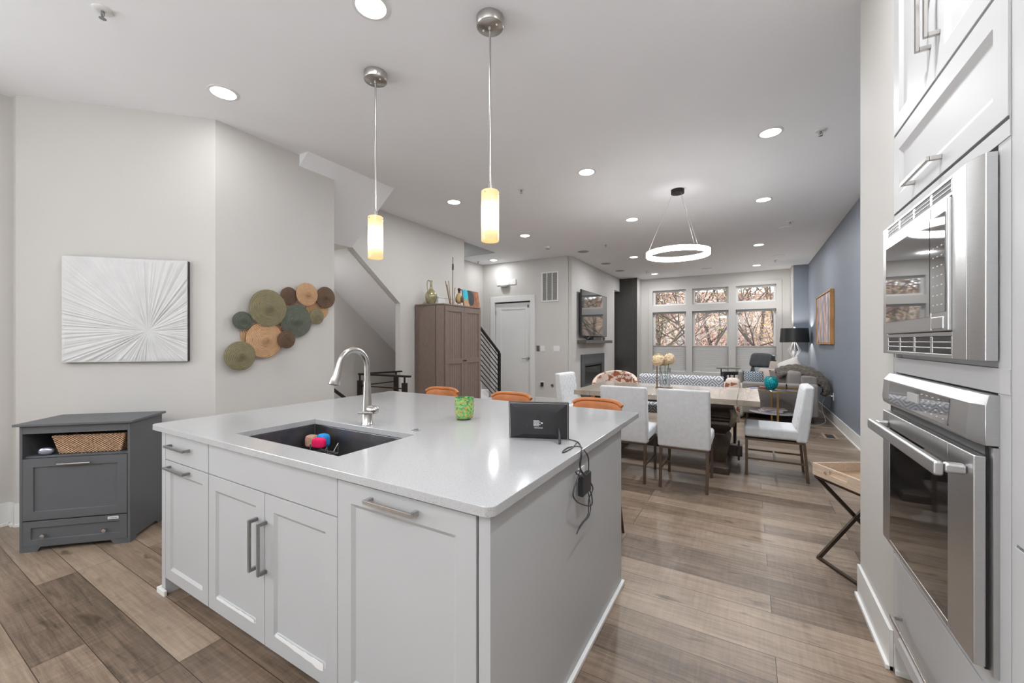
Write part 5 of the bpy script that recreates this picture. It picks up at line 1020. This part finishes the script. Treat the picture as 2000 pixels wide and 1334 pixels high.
t = thing('hydrangea_bouquet', 'cream hydrangea flower heads standing in the glass vase', 'flowers', (vx, vy, TZ+.05))
M_petal = mat('cream_petal', (.80, .66, .46), .8, var=.12, vscale=30)
rr = random.Random(11)
for cx_, cy_, cz_, R_ in ((-.055, -.02, 1.135, .078), (.065, .03, 1.15, .066), (.01, .05, 1.12, .055)):
    m = MB(); c_ = Vector((vx+cx_, vy+cy_, cz_))
    for q in range(110):
        d_ = Vector((rr.gauss(0, 1), rr.gauss(0, 1), rr.gauss(0, 1))).normalized(); p = c_+d_*R_*(.86+.14*rr.random()); a_ = d_.orthogonal().normalized(); b_ = d_.cross(a_); w_ = .017
        for k_ in range(4): an = PI/2*k_+rr.random()*.4; e_ = a_*math.cos(an)+b_*math.sin(an); f_ = a_*-math.sin(an)+b_*math.cos(an); m.add([p, p+e_*w_+f_*w_*.5+d_*.006, p+e_*w_*1.3+d_*.002, p+e_*w_-f_*w_*.5+d_*.006], [(0, 1, 2, 3)])
    m.soft(c_, (R_*.86,)*3, 1, 16, 10)
    m.build('flower_head', M_petal, t)
    m = MB(); m.tube([c_, (vx+.02+cx_*.2, vy+cy_*.2, TZ+.05)], .004, 6); m.build('stem', mat('stem_green', (.12, .18, .06), .7), t, smooth=True)

# ------------------------------------------------------------------ settee and cowhide chairs behind the table
t = thing('settee', 'low settee with a white diamond pattern back behind the dining table', 'settee', (-.86, 6.62, 0))
m = MB(); m.prism([(6.40, .30), (6.50, .30), (6.48, .87), (6.42, .88), (6.38, .84)], -1.46, -.30, 'x'); m.build('backrest', M_diamond, t, bevel=.02, seg=3)
m = MB(); m.box(-1.44, 6.06, .34, -.31, 6.39, .48); m.build('seat', M_diamond, t, bevel=.03, seg=3)
for x_ in (-1.40, -.36):
    for y_ in (6.10, 6.44): m = MB(); m.cyl((x_, y_, 0), (x_, y_, .34), .015, .02, 12); m.build('leg', M_blackm, t, smooth=True)
m = MB(); m.box(-.285, 6.10, .30, -.10, 6.46, .60); m.soft((-.19, 6.40, .70), (.095, .09, .165), .45); m.build('side_arm', M_cow, t, bevel=.01)['label'] = 'brown and cream cowhide arm'
for y_ in (6.14, 6.42): m = MB(); m.cyl((-.16, y_, 0), (-.16, y_, .30), .015, .02, 12); m.build('leg', M_blackm, t, smooth=True)
t = thing('cowhide_chair', 'brown and cream cowhide barrel chair behind the left end of the table', 'chair', (-1.85, 6.42, 0), .12)
m = lm(t); vs = []; fs = []; n = 26
for k_ in range(n+1):
    a_ = math.radians(-20 + 220*k_/n); ht = .60+.29*max(0, math.sin(PI*k_/n))**.7
    for r in (.33, .27):
        for z in (.30, ht): vs.append((r*1.10*math.cos(a_), r*math.sin(a_), z + (0 if z == .30 else 0)))
for k_ in range(n):
    b_ = 4*k_; fs += [(b_, b_+4, b_+5, b_+1), (b_+2, b_+3, b_+7, b_+6), (b_+1, b_+5, b_+7, b_+3), (b_, b_+2, b_+6, b_+4)]
fs += [(0, 1, 3, 2), (4*n, 4*n+2, 4*n+3, 4*n+1)]; m.add(vs, fs); m.build('barrel_back', M_cow, t, bevel=.02, seg=3)
m = lm(t); m.soft((0, -.02, .38), (.27, .26, .09), .5); m.build('seat_cushion', M_cow, t, smooth=True, angle=180)
for sx in (-1, 1):
    for sy in (-1, 1): m = lm(t); m.cyl((sx*.2, sy*.2, 0), (sx*.19, sy*.19, .31), .012, .018, 12); m.build('leg', M_dwood, t, smooth=True)

# ------------------------------------------------------------------ tray table
L0 = Vector((.352, 3.20)); d1 = Vector((.53, -.85)).normalized(); d2 = Vector((.85, .53)).normalized(); ang = math.atan2(d1.y, d1.x)
W1, W2_ = .385, .52
ctr = L0 + d1*W1/2 + d2*W2_/2
t = thing('tray_table', 'pale wooden butler tray on crossed dark metal legs near the pantry wall', 'tray table', (ctr.x, ctr.y, 0), ang)
M_pale = mat('pale_washed_wood', (.60, .47, .36), .55, var=.14, vscale=10, stretch=(1, 10, 10)); M_pin = mat('tan_tray_floor', (.42, .28, .17), .5, var=.2, vscale=8, stretch=(1, 8, 1))
# local x along d1, local y along d2
x0, x1, y0, y1 = -W1/2, W1/2, -W2_/2, W2_/2
m = lm(t); zt, zb = .60, .548; hx = .055
m.box(x0, y0+.012, zb-.012, x1, y1-.012, zb-.003); m.build('tray_floor', M_pin, t)
for ys in (y0, y1-.012):
    m = lm(t); zA = zb-.025
    m.box(x0, ys, zA, -.065, ys+.012, zt); m.box(.065, ys, zA, x1, ys+.012, zt); m.box(-.065, ys, .583, .065, ys+.012, zt); m.box(-.065, ys, zA, .065, ys+.012, .560); m.build('end_rim', M_pale, t, bevel=.003)
for xs_ in (x0, x1-.012): m = lm(t); m.box(xs_, y0+.012, zb-.025, xs_+.012, y1-.012, zt); m.build('side_rim', M_pale, t, bevel=.003)
m = lm(t); rp = [(-.088+.008*math.cos(a_*PI/6), y0-.003, .563+.008*math.sin(a_*PI/6)) for a_ in range(12)]; m.tube(rp, .0016, 6, closed=True); m.build('latch_ring', M_gold, t, smooth=True)
zq = zb-.026
def leg_loop(sgn):
    # each U frame leans along the long side of the tray, its bars run along the short side
    ya_, yb_ = (y0+.014, y1-.014) if sgn > 0 else (y1-.014, y0+.014)
    xa, xb = (x0+.015, x1-.015) if sgn > 0 else (x0+.034, x1-.034)
    for xx in (xa, xb): m = lm(t); flat(m, (xx, ya_, zq-.006), (xx, yb_, .008), .014, .022); m.build('crossed_leg', M_tleg, t)
    m = lm(t); m.box(xa-.007, yb_-.010, 0, xb+.007, yb_+.010, .014); m.build('foot_bar', M_tleg, t)
    m = lm(t); m.box(xa-.007, ya_-.008, zq-.014, xb+.007, ya_+.008, zq); m.build('top_bar', M_tleg, t)
M_tleg = mat('dark_bronze_leg', (.075, .055, .042), .4, .6)
leg_loop(1); leg_loop(-1)

# ------------------------------------------------------------------ living room
SZ = 1
t = thing('sectional_sofa', 'warm grey fabric sofa along the blue wall with its armrest towards the dining table', 'sofa', (.55, 9.5, 0))
m = MB(); m.box(-.10, 8.30, .10, 1.00, 8.52, .645); m.build('armrest', M_sofa, t, bevel=.035, seg=4)
m = MB(); m.box(-.08, 8.53, .10, 1.00, 10.7, .30); m.build('sofa_base', M_sofa, t, bevel=.02)
for y_ in (8.54, 9.62): m = MB(); m.box(-.11, y_, .305, .74, y_+1.06, .46); m.build('seat_cushion', M_sofa, t, bevel=.045, seg=4)
m = MB(); m.box(.78, 8.53, .10, 1.02, 10.7, .78); m.build('back_frame', M_sofa, t, bevel=.04, seg=4)
for y_ in (8.56, 9.62): m = MB(); m.soft((.70, y_+.52, .66), (.12, .51, .21), .35); m.build('back_cushion', M_sofa, t, smooth=True, angle=180)
for x_, y_ in ((-.02, 8.36), (.92, 8.36), (-.02, 10.6), (.92, 10.6)): m = MB(); m.cyl((x_, y_, 0), (x_, y_, .10), .02, .025, 12); m.build('leg', M_dwood, t, smooth=True)
m = MB(); m.box(-.17, 8.75, .10, -.10, 9.60, .80); m.build('arm_wing', M_sofa, t, bevel=.025, seg=3)
def pillow(lab, c, h, col, rx=0, ry=0, rz=0, m_=None, nm='throw_pillow'):
    R_ = (Matrix.Rotation(rz, 3, 'Z') @ Matrix.Rotation(ry, 3, 'Y') @ Matrix.Rotation(rx, 3, 'X'))
    mm = MB(); vs = []; fs = []; n = 14
    for s_ in (1, -1):
        for j in range(n+1):
            for i in range(n+1):
                u, v = i/n*2-1, j/n*2-1; pinch = 1-.10*(1-abs(v))*(abs(u) > .0)*(1-(1-abs(u)))**2*.6; px2 = 1-.07*(1-v*v); py2 = 1-.07*(1-u*u)
                th = ((1-u*u)*(1-v*v))**.45; vs.append(Vector(c)+R_ @ Vector((u*h[0]*px2, v*h[1]*py2, s_*h[2]*th)))
    st_ = (n+1)**2
    for j in range(n):
        for i in range(n): a_ = j*(n+1)+i; fs += [(a_, a_+1, a_+n+2, a_+n+1), (st_+a_, st_+a_+n+1, st_+a_+n+2, st_+a_+1)]
    mm.add(vs, fs); return tag(mm.build(nm, m_ or mat('pillow_%d_%d_%d' % tuple(int(q*100) for q in col), col, .9, bump=.2, bscale=200, var=.05, sheen=.2), smooth=True, angle=180), lab, 'pillow', 'throw pillows on the sofa')
def pa(x, y, Y): return ony(x, y, Y)
M_stripe = diamonds('blue_grey_zigzag', (.36, .40, .43), (.05, .07, .10), 9, (0, 2), .45)
pillow('blue and grey zigzag pillow at the left end of the sofa armrest', pa(1473, 738, 8.75), (.17, .14, .05), (.3, .33, .36), math.radians(62), 0, .25, M_stripe)
pillow('dusty pink pillow behind the zigzag pillow on the sofa', pa(1508, 737, 8.95), (.23, .19, .07), (.50, .40, .36), math.radians(58), 0, -.1)
pillow('blue grey pillow behind the others near the recliner', pa(1496, 728, 9.7), (.20, .13, .06), (.24, .30, .32), math.radians(55), 0, .1)
pillow('beige pillow between the blue grey pillow and the white one', pa(1520, 722, 9.6), (.2, .19, .07), (.36, .31, .27), math.radians(60), 0, -.5)
pillow('off white pillow under the grey throw', pa(1539, 716, 9.2), (.19, .17, .07), (.60, .57, .53), math.radians(50), math.radians(-25), -.4)
pillow('dark taupe pillow lying against the sofa back by the throw', pa(1535, 741, 8.85), (.26, .17, .07), (.17, .15, .135), math.radians(65), 0, 0)
# chunky throw over the sofa back
t = thing('throw_blanket', 'dark grey braided fur throw draped over the sofa back by the blue wall', 'blanket', (.85, 8.8, .75))
M_throw = mat('grey_taupe_fur', (.135, .118, .10), .98, bump=1, bscale=70, var=.45, vscale=45, sheen=.2)
m = MB(); vs = []; fs = []; nu_, nv_ = 34, 60
pth = smoothpts([(.46, 8.95, .80), (.58, 8.90, .86), (.74, 8.85, .89), (.90, 8.78, .86), (1.04, 8.72, .76), (1.12, 8.68, .64), (1.09, 8.66, .52)], 10); K2 = len(pth)
for i, p in enumerate(pth):
    a_ = pth[min(i+1, K2-1)]-pth[max(i-1, 0)]; nn_ = Vector((-a_.z, 0, a_.x)).normalized()
    wd = .40-.18*i/K2
    for j in range(nu_+1):
        v = j/nu_*2-1; hgt = .06*(1-v**4)+.018*math.sin(v*14+i*.25)+.008*math.sin(i*1.3+j)
        vs.append(p+Vector((0, v*wd*.55-.05, 0))+nn_*hgt-Vector((0, 0, .08*v*v)))
for i in range(K2-1):
    for j in range(nu_): a_ = i*(nu_+1)+j; fs.append((a_, a_+1, a_+nu_+2, a_+nu_+1))
m.add(vs, fs); o = m.build('draped_fur', M_throw, t, smooth=True, angle=180); s_ = o.modifiers.new('solid', 'SOLIDIFY'); s_.thickness = .045; s_.offset = -1
# ottoman
o = MB(); o.soft((-.26, 8.62, .30), (.20, .34, .30), .3); tag(o.build('ottoman', mat('cream_upholstery', (.52, .49, .45), .9, bump=.2, bscale=200, sheen=.2), smooth=True, angle=180), 'cream upholstered ottoman at the left end of the sofa', 'ottoman')
# recliner
rc = Vector((.02, 10.70, 0))
t = thing('recliner', 'charcoal leather recliner with a headrest cushion in front of the right window', 'armchair', (rc.x, rc.y, 0), math.radians(42))
m = lm(t); m.box(-.34, -.30, .28, .34, .30, .44); m.build('seat', M_reclin, t, bevel=.05, seg=4)
m = lm(t); m.add([(.18, -.29, .40), (.36, -.29, .38), (.36, .29, .38), (.18, .29, .40), (.34, -.28, .99), (.47, -.28, .97), (.47, .28, .97), (.34, .28, .99)], [(3,2,1,0),(4,5,6,7),(0,1,5,4),(1,2,6,5),(2,3,7,6),(3,0,4,7)]); m.build('backrest', M_reclin, t, bevel=.04, seg=4)
m = lm(t); m.soft((.33, 0, .93), (.085, .30, .17), .4, R=Matrix.Rotation(.25, 3, 'Y')); m.build('headrest_cushion', M_reclin, t, smooth=True, angle=180)
for sy in (-1, 1):
    m = lm(t); m.box(-.42, sy*.345-.045, .585, .34, sy*.345+.045, .665); m.box(-.42, sy*.345-.04, .10, -.33, sy*.345+.04, .60); m.build('armrest', M_reclin, t, bevel=.02, seg=3)
    for q in range(4): m = lm(t); m.box(-.24+.12*q, sy*.345-.01, .14, -.22+.12*q, sy*.345+.01, .59); m.build('arm_spindle', M_blackm, t)
m = lm(t); m.box(-.42, -.34, .08, .36, .34, .14); m.build('base_frame', M_blackm, t, bevel=.01)
m = lm(t); m.box(-.3, -.3, 0, .3, .3, .08); m.build('swivel_base', M_blackm, t)
p = pa(1423, 719, 10.35)
t = thing('arm_tray', 'olive grey swivel tray table beside the recliner arm', 'tray', (p.x, 10.35, 0))
m = MB(); m.box(p.x-.24, 10.22, p.z-.015, p.x+.24, 10.50, p.z+.018); m.build('tray_board', mat('olive_grey_board', (.20, .20, .165), .5), t, bevel=.005)
m = MB(); m.cyl((p.x-.15, 10.36, 0), (p.x-.15, 10.36, p.z-.015), .012, n=12); m.lathe([(.16, 0), (.16, .012), (.03, .02)], (p.x-.15, 10.36, 0), n=24); m.build('tray_stand', M_blackm, t, smooth=True)
# end table + lamp
t = thing('end_table', 'small dark end table in the blue corner carrying the lamp', 'end table', (.93, 11.2, 0))
m = MB(); m.box(.68, 11.0, .62, 1.17, 11.42, .65); m.build('tabletop', M_dwood, t, bevel=.004)
for x_ in (.71, 1.14):
    for y_ in (11.03, 11.39): m = MB(); m.box(x_-.015, y_-.015, 0, x_+.015, y_+.015, .62); m.build('leg', M_dwood, t)
lx, ly = .90, 11.2
t = thing('table_lamp', 'table lamp with a black drum shade and a white wire diamond base in the corner', 'lamp', (lx, ly, .65))
m = lm(t); m.lathe([(.10, 0), (.10, .015), (0, .02)]); m.build('lamp_foot', M_white, t, smooth=True)
for k_ in range(8):
    a_ = 2*PI*k_/8; c_, s_ = math.cos(a_), math.sin(a_); m = lm(t); m.tube([(.03*c_, .03*s_, .70), (.12*c_, .12*s_, .52), (.03*c_, .03*s_, .36), (.11*c_, .11*s_, .20), (.04*c_, .04*s_, .02)], .006, 6); m.build('wire_strand', M_white, t)
m = lm(t); m.cyl((0, 0, .34), (0, 0, 1.03), .006, n=8); m.lathe([(0, 1.02), (.018, 1.03), (.02, 1.05), (0, 1.065)], n=14); m.build('harp_rod', M_white, t, smooth=True)
m = lm(t); m.lathe([(.285, .70), (.262, 1.02), (.259, 1.02), (.282, .70), (.285, .70)], n=48); sh = m.build('lamp_shade', M_black, t, smooth=True)
m = lm(t); m.lathe([(0, .84), (.03, .86), (.03, .91), (0, .94)], n=16); m.build('lamp_bulb', emis('warm_bulb', (1, .93, .84), 420), t, smooth=True)
# round side table with gold legs
sc_ = Vector((.36, 7.72)); sr = .40
t = thing('round_side_table', 'round side table with dark glass top and slim gold legs by the sofa arm', 'side table', (sc_.x, sc_.y, 0))
m = lm(t); m.lathe([(0, .60), (sr, .60), (sr+.004, .606), (sr, .612), (0, .612)], n=64); m.build('glass_top', mat('dark_mirror_glass', (.10, .11, .14), .03, .3, coat=1), t, smooth=True)
m = lm(t); m.lathe([(0, .24), (sr-.05, .24), (sr-.046, .246), (sr-.05, .252), (0, .252)], n=64); m.build('lower_shelf', mat('grey_glass_shelf', (.35, .36, .38), .08, coat=1), t, smooth=True)
m = lm(t); m.lathe([(sr+.001, .592), (sr+.012, .592), (sr+.012, .616), (sr+.005, .616)], n=64, caps=False); m.build('gold_rim', M_gold, t, smooth=True)
for a_ in (-1.52, 1.62, .1): m = lm(t); c_, s_ = math.cos(a_)*(sr+.016), math.sin(a_)*(sr+.016); m.cyl((c_, s_, 0), (c_, s_, .61), .014, n=12); m.build('leg', M_gold, t, smooth=True)
t = thing('teal_votive', 'round teal mosaic glass candle vase on the side table', 'vase', (sc_.x+.02, sc_.y-.12, .612))
p = pa(1506, 754, 7.60); t.location.x = p.x; WM[t.name] = Matrix.Translation((p.x, 7.60, .612)); t.location.y = 7.60
M_teal = spots('teal_mosaic_glass', (.0, .20, .22), (.02, .42, .45), 60, .5, .12)
m = lm(t); m.lathe([(0, 0), (.045, 0), (.05, .006), (.085, .05), (.098, .095), (.09, .15), (.070, .20), (.066, .20), (.085, .15), (.09, .09), (.04, .02), (0, .015)], n=36); m.build('glass_bowl', M_teal, t, smooth=True)
for q, (x_, y_, w_, h_, col, rz_) in enumerate(((1484, 752, .13, .018, (.30, .09, .04), .2), (1490, 756, .10, .012, (.16, .06, .04), -.1))):
    p = pa(x_, y_, 7.7); zz = .613+.019*q
    o = MB(Matrix.Translation((.20, 7.66, .613 + (0 if q == 0 else .019))) @ Matrix.Rotation(rz_, 4, 'Z')); o.box(-w_/2, -.07, 0, w_/2, .07, h_)
    tag(o.build('coaster_box', mat('rust_lacquer_%d' % q, col, .4), bevel=.003), ('rust red small box left of the teal vase on the side table', 'brown flat box stacked on the rust red box beside the teal vase')[q], 'box')
o = MB(Matrix.Translation((.10, 7.72, .613)) @ Matrix.Rotation(.4, 4, 'Z')); o.box(-.09, -.07, 0, .09, .07, .006); tag(o.build('magazine', mat('blue_print_cover', (.20, .26, .48), .3, var=.3, vscale=20)), 'small blue booklet at the left edge of the side table top', 'booklet')
cl = ((.55, .42, .45), (.70, .66, .66), (.45, .38, .52), (.66, .55, .50))
for q in range(4):
    o = MB(Matrix.Translation((.30+.02*q, 7.66+.01*q, .253+.012*q)) @ Matrix.Rotation(.15*(-1)**q+.1*q, 4, 'Z')); o.box(-.15, -.11, 0, .15, .11, .011)
    tag(o.build('magazine', mat('magazine_cover_%d' % q, cl[q], .3, var=.25, vscale=12)), ('rose magazine at the bottom of the stack on the lower shelf of the side table', 'white magazine second from the bottom on the lower shelf', 'lilac magazine third in the stack on the lower shelf', 'pale peach magazine on top of the stack on the lower shelf')[q], 'magazine', 'magazines on the side table shelf')
o = MB(); p = pa(1536, 752, 7.85); o.lathe([(.018, 0), (.018, .01), (.006, .015), (.012, .05), (.004, .08), (0, .085)], (p.x, 7.85, .613), n=14); tag(o.build('table_figurine', M_blackm, smooth=True), 'tiny dark figurine right of the teal vase on the side table', 'figurine')
# picture on the blue wall
t = thing('framed_picture', 'large abstract picture in a thin gold wooden frame on the blue wall', 'picture', (1.19, 9.27, 1.32))
y0, y1, z0, z1 = 8.45, 10.08, 1.325, 2.245; fw = .022
m = MB(); m.box(1.165, y0, z0, 1.218, y0+fw, z1); m.box(1.165, y1-fw, z0, 1.218, y1, z1); m.box(1.165, y0+fw, z0, 1.218, y1-fw, z0+fw); m.box(1.165, y0+fw, z1-fw, 1.218, y1-fw, z1); m.build('frame', mat('golden_oak_frame', (.50, .26, .09), .45, var=.15), t)
def absmat():
    m = mat('abstract_wash', (.42, .36, .36), .6); N, L, b = nodes(m); tc = N.new('ShaderNodeTexCoord'); mp = N.new('ShaderNodeMapping'); mp.inputs['Scale'].default_value = (1, 3.2, 1.1); L.new(tc.outputs['Object'], mp.inputs[0]); n = N.new('ShaderNodeTexNoise'); n.inputs['Scale'].default_value = 3; n.inputs['Detail'].default_value = 8; n.inputs['Distortion'].default_value = .8; L.new(mp.outputs[0], n.inputs[0])
    r = N.new('ShaderNodeValToRGB'); e = r.color_ramp.elements; e[0].position = .30; e[0].color = (.12, .11, .13, 1); e[1].position = .68; e[1].color = (.66, .57, .55, 1); q = e.new(.45); q.color = (.34, .28, .30, 1); q = e.new(.56); q.color = (.52, .40, .36, 1); L.new(n.outputs[0], r.inputs[0]); L.new(r.outputs[0], b.inputs['Base Color']); return m
MB().box(1.18, y0+fw+.004, z0+fw+.004, 1.21, y1-fw-.004, z1-fw-.004).build('canvas', absmat(), t)
# outlet and lamp cord on the blue wall
p = onx(1628, 775, 1.22); t = thing('outlet_plate', 'white outlet plate low on the blue wall with a cord plugged in', 'outlet', (1.215, p.y, p.z-.06))
MB().box(1.213, p.y-.04, p.z-.062, 1.22, p.y+.04, p.z+.062).build('cover_plate', M_white, t, bevel=.002); MB().box(1.2115, p.y-.017, p.z-.045, 1.2135, p.y+.017, p.z+.045).build('socket', M_white, t)
t = thing('lamp_cord', 'white cord drooping from the blue wall outlet to the floor behind the chair', 'cord', (1.15, 8.4, 0))
m = MB(); m.tube(smoothpts([(1.212, p.y, p.z+.01), (1.17, p.y+.03, p.z+.012), (1.10, p.y+.12, p.z-.08), (1.09, p.y+.15, .2), (1.12, p.y+.05, .03), (1.05, p.y-.15, .006), (.95, p.y-.35, .006), (.80, p.y-.4, .006)]), .004, 6); m.build('cable', M_white, t, smooth=True)
m = MB(); m.box(1.185, p.y-.012, p.z, 1.2115, p.y+.012, p.z+.022); m.build('plug', M_white, t, bevel=.003)
t = thing('floor_register', 'tan metal floor vent register near the blue wall', 'vent', (1.02, 7.35, 0))
a_ = onz(1612, 848, 0); b_ = onz(1641, 860, 0)
M_reg = mat('tan_register', (.36, .25, .17), .5); fx0, fx1, fy0, fy1 = .93, 1.09, 7.17, 7.52
m = MB(); m.box(fx0, fy0, .0005, fx0+.03, fy1, .006); m.box(fx1-.03, fy0, .0005, fx1, fy1, .006); m.box(fx0+.03, fy0, .0005, fx1-.03, fy0+.03, .006); m.box(fx0+.03, fy1-.03, .0005, fx1-.03, fy1, .006); m.build('register_frame', M_reg, t); MB().box(fx0+.03, fy0+.03, .0005, fx1-.03, fy1-.03, .002).build('register_slot', M_black, t)

# ------------------------------------------------------------------ outdoors seen through the far windows
g = MB(); vs = []; fs = []; n = 30
rr = random.Random(21)
for j in range(n+1):
    for i in range(n+1):
        x = -22+40*i/n; y = 12.7+34*j/n; d_ = max(0, y-20); vs.append((x, y, -.4 + .25*d_ + .5*math.sin(x*.5+j)*min(1, d_/6)))
for j in range(n):
    for i in range(n): a_ = j*(n+1)+i; fs.append((a_, a_+1, a_+n+2, a_+n+1))
g.add(vs, fs); M_gr = mat('leaf_covered_ground', (.20, .135, .10), .95, var=.55, vscale=3)
struct(g.build('ground_outside', M_gr, smooth=True), 'leaf covered bank outside the windows')
def leafmat(name, c): return mat(name, c, .8, var=.35, vscale=3)
LM = [leafmat('rust_leaves', (.21, .085, .04)), leafmat('tan_leaves', (.26, .17, .10)), leafmat('yellow_leaves', (.36, .22, .04)), leafmat('olive_leaves', (.13, .13, .04)), leafmat('pink_brown_leaves', (.24, .13, .10))]
M_bark = mat('grey_brown_bark', (.07, .052, .042), .9, bump=.4, bscale=30, var=.3)
M_bark2 = mat('pale_bark', (.25, .22, .2), .9, bump=.4, bscale=30, var=.2)
def tree(lab, x, y, h, lean, seed, lmt, nleaf, bark, thick=.06, cat='tree', nm='bare_tree', spread=1.0, z0=-.4):
    r = random.Random(seed); t = thing(nm, lab, cat, (x, y, z0), group='autumn trees outside the windows'); m = MB(); tips = []
    def br(p, d, L_, rad, dep):
        pts = [p]; q = p.copy(); dd = d.copy(); k_ = 5
        for s_ in range(k_): q = Vector((q.x, max(q.y, 13.3), q.z)); dd = (dd+Vector((r.gauss(0, .13), r.gauss(0, .13), r.gauss(.02, .08)))).normalized(); q = q+dd*L_/k_; pts.append(q.copy())
        m.tube(pts, [max(.003, rad*(1-.65*i/k_)) for i in range(k_+1)], 5, caps=False)
        for p2 in pts[2:]: tips.append(p2)
        if dep:
            for s_ in range(4 if dep > 1 else 3):
                i_ = r.randint(1, k_); e_ = (dd+Vector((r.gauss(0, .6), r.gauss(0, .5), r.gauss(.1, .4)))*spread).normalized(); br(pts[i_], e_, L_*r.uniform(.45, .75), rad*.5, dep-1)
    br(Vector((x, y, z0)), Vector((lean, 0, 1)).normalized(), h*.6, thick, 3); m.build('trunk_and_branches', bark, t, smooth=True)
    if nleaf:
        m = MB()
        for q in range(nleaf):
            p = r.choice(tips)+Vector((r.gauss(0, .22), abs(r.gauss(0, .22)), r.gauss(0, .22))); a_ = Vector((r.gauss(0, 1), r.gauss(0, 1), r.gauss(0, 1))).normalized(); b_ = a_.orthogonal().normalized(); s_ = r.uniform(.03, .06)
            m.add([p-a_*s_, p+b_*s_*.5, p+a_*s_, p-b_*s_*.5], [(0, 1, 2, 3)])
        m.build('leaves', lmt, t)
def shrub(lab, x, y, w_, h_, seed, lmt, z0=-.4):
    r = random.Random(seed); t = thing('autumn_shrub', lab, 'shrub', (x, y, z0), group='autumn shrubs outside the windows'); m = MB(); s2 = MB()
    for q in range(1500):
        d_ = Vector((r.gauss(0, 1), r.gauss(0, 1), abs(r.gauss(0, 1)))).normalized()*(.45+.55*r.random()); p = Vector((x+d_.x*w_, y+d_.y*w_*.7, z0+.1+d_.z*h_)); a_ = Vector((r.gauss(0, 1), r.gauss(0, 1), r.gauss(0, 1))).normalized(); b_ = a_.orthogonal().normalized(); s_ = r.uniform(.04, .08)
        m.add([p-a_*s_, p+b_*s_*.5, p+a_*s_, p-b_*s_*.5], [(0, 1, 2, 3)])
    for q in range(16): e_ = Vector((r.gauss(0, .6), r.gauss(0, .5), 1)).normalized(); s2.tube([(x, y, z0), Vector((x, y, z0))+e_*h_*.95], [.02, .006], 5)
    s2.build('stems', M_bark, t, smooth=True); m.build('leaves', lmt, t)
spec = [(-3.9, 15.2, 7, .9, 1, 3, 500, M_bark), (-4.6, 16.5, 8, .75, 2, 4, 700, M_bark), (-2.6, 15.0, 7, -.45, 3, 3, 600, M_bark), (-1.6, 15.6, 8, .35, 4, 0, 900, M_bark), (-.7, 16.4, 8, -.3, 5, 0, 900, M_bark),
        (.7, 15.6, 7, -.4, 6, 4, 800, M_bark), (1.3, 17.0, 8, -.2, 7, 2, 1000, M_bark), (-3.0, 19, 9, .1, 8, 1, 1200, M_bark2), (-5.6, 19, 9, 0, 9, 4, 1200, M_bark2), (0.1, 19.5, 9, .05, 10, 1, 1200, M_bark2),
        (2.4, 19.5, 9, -.05, 11, 2, 1400, M_bark), (-1.4, 22, 10, 0, 12, 4, 1500, M_bark), (-4.4, 23, 10, .1, 13, 1, 1500, M_bark), (1.6, 23.5, 10, 0, 14, 4, 1500, M_bark), (-7.2, 22, 10, .1, 15, 1, 1400, M_bark), (3.9, 22, 10, 0, 16, 0, 1400, M_bark), (-2.9, 26, 11, 0, 17, 4, 1600, M_bark2), (.6, 27, 11, 0, 18, 1, 1600, M_bark), (-6, 27, 11, 0, 19, 0, 1600, M_bark), (3.6, 27, 11, 0, 20, 4, 1600, M_bark)]
col_ = ['rust-leaved', 'tan-leaved', 'yellow-leaved', 'olive-leaved', 'pinkish brown-leaved']
for q, (x, y, h, ln, sd, li, nl, bk) in enumerate(spec):
    ro = 'close behind the glass' if y < 17.2 else ('in the middle distance' if y < 21 else 'at the back of the thicket')
    tree('%s autumn tree outside the far windows, %s' % (col_[li], ro), x, y, h, ln, sd, LM[li], int(nl*1.6), bk, .055 if y < 18 else .10, z0=-.4 + (.25*max(0, y-20)))
for q, (x, y, w_, h_, li) in enumerate(((-4.2, 16.2, 1.0, 1.3, 0), (-2.6, 16.8, 1.1, 1.4, 3), (-1.1, 17.2, 1.1, 1.5, 0), (.3, 16.8, 1.1, 1.3, 3), (1.6, 17.2, 1.1, 1.5, 0), (-5.6, 18, 1.3, 1.8, 4), (-3.4, 18.4, 1.4, 2.0, 1), (-.4, 18.6, 1.4, 2.0, 4), (2.6, 18.6, 1.3, 1.9, 1), (-1.9, 20.5, 1.9, 2.8, 4), (1.2, 20.8, 1.9, 2.8, 1), (-5.2, 21, 2.0, 3.0, 0))):
    shrub('%s shrub on the bank outside, %s the windows' % (col_[li].replace('leaved', 'coloured'), 'low in front of' if y < 17.5 else 'farther from'), x, y, w_, h_, 40+q, LM[li])
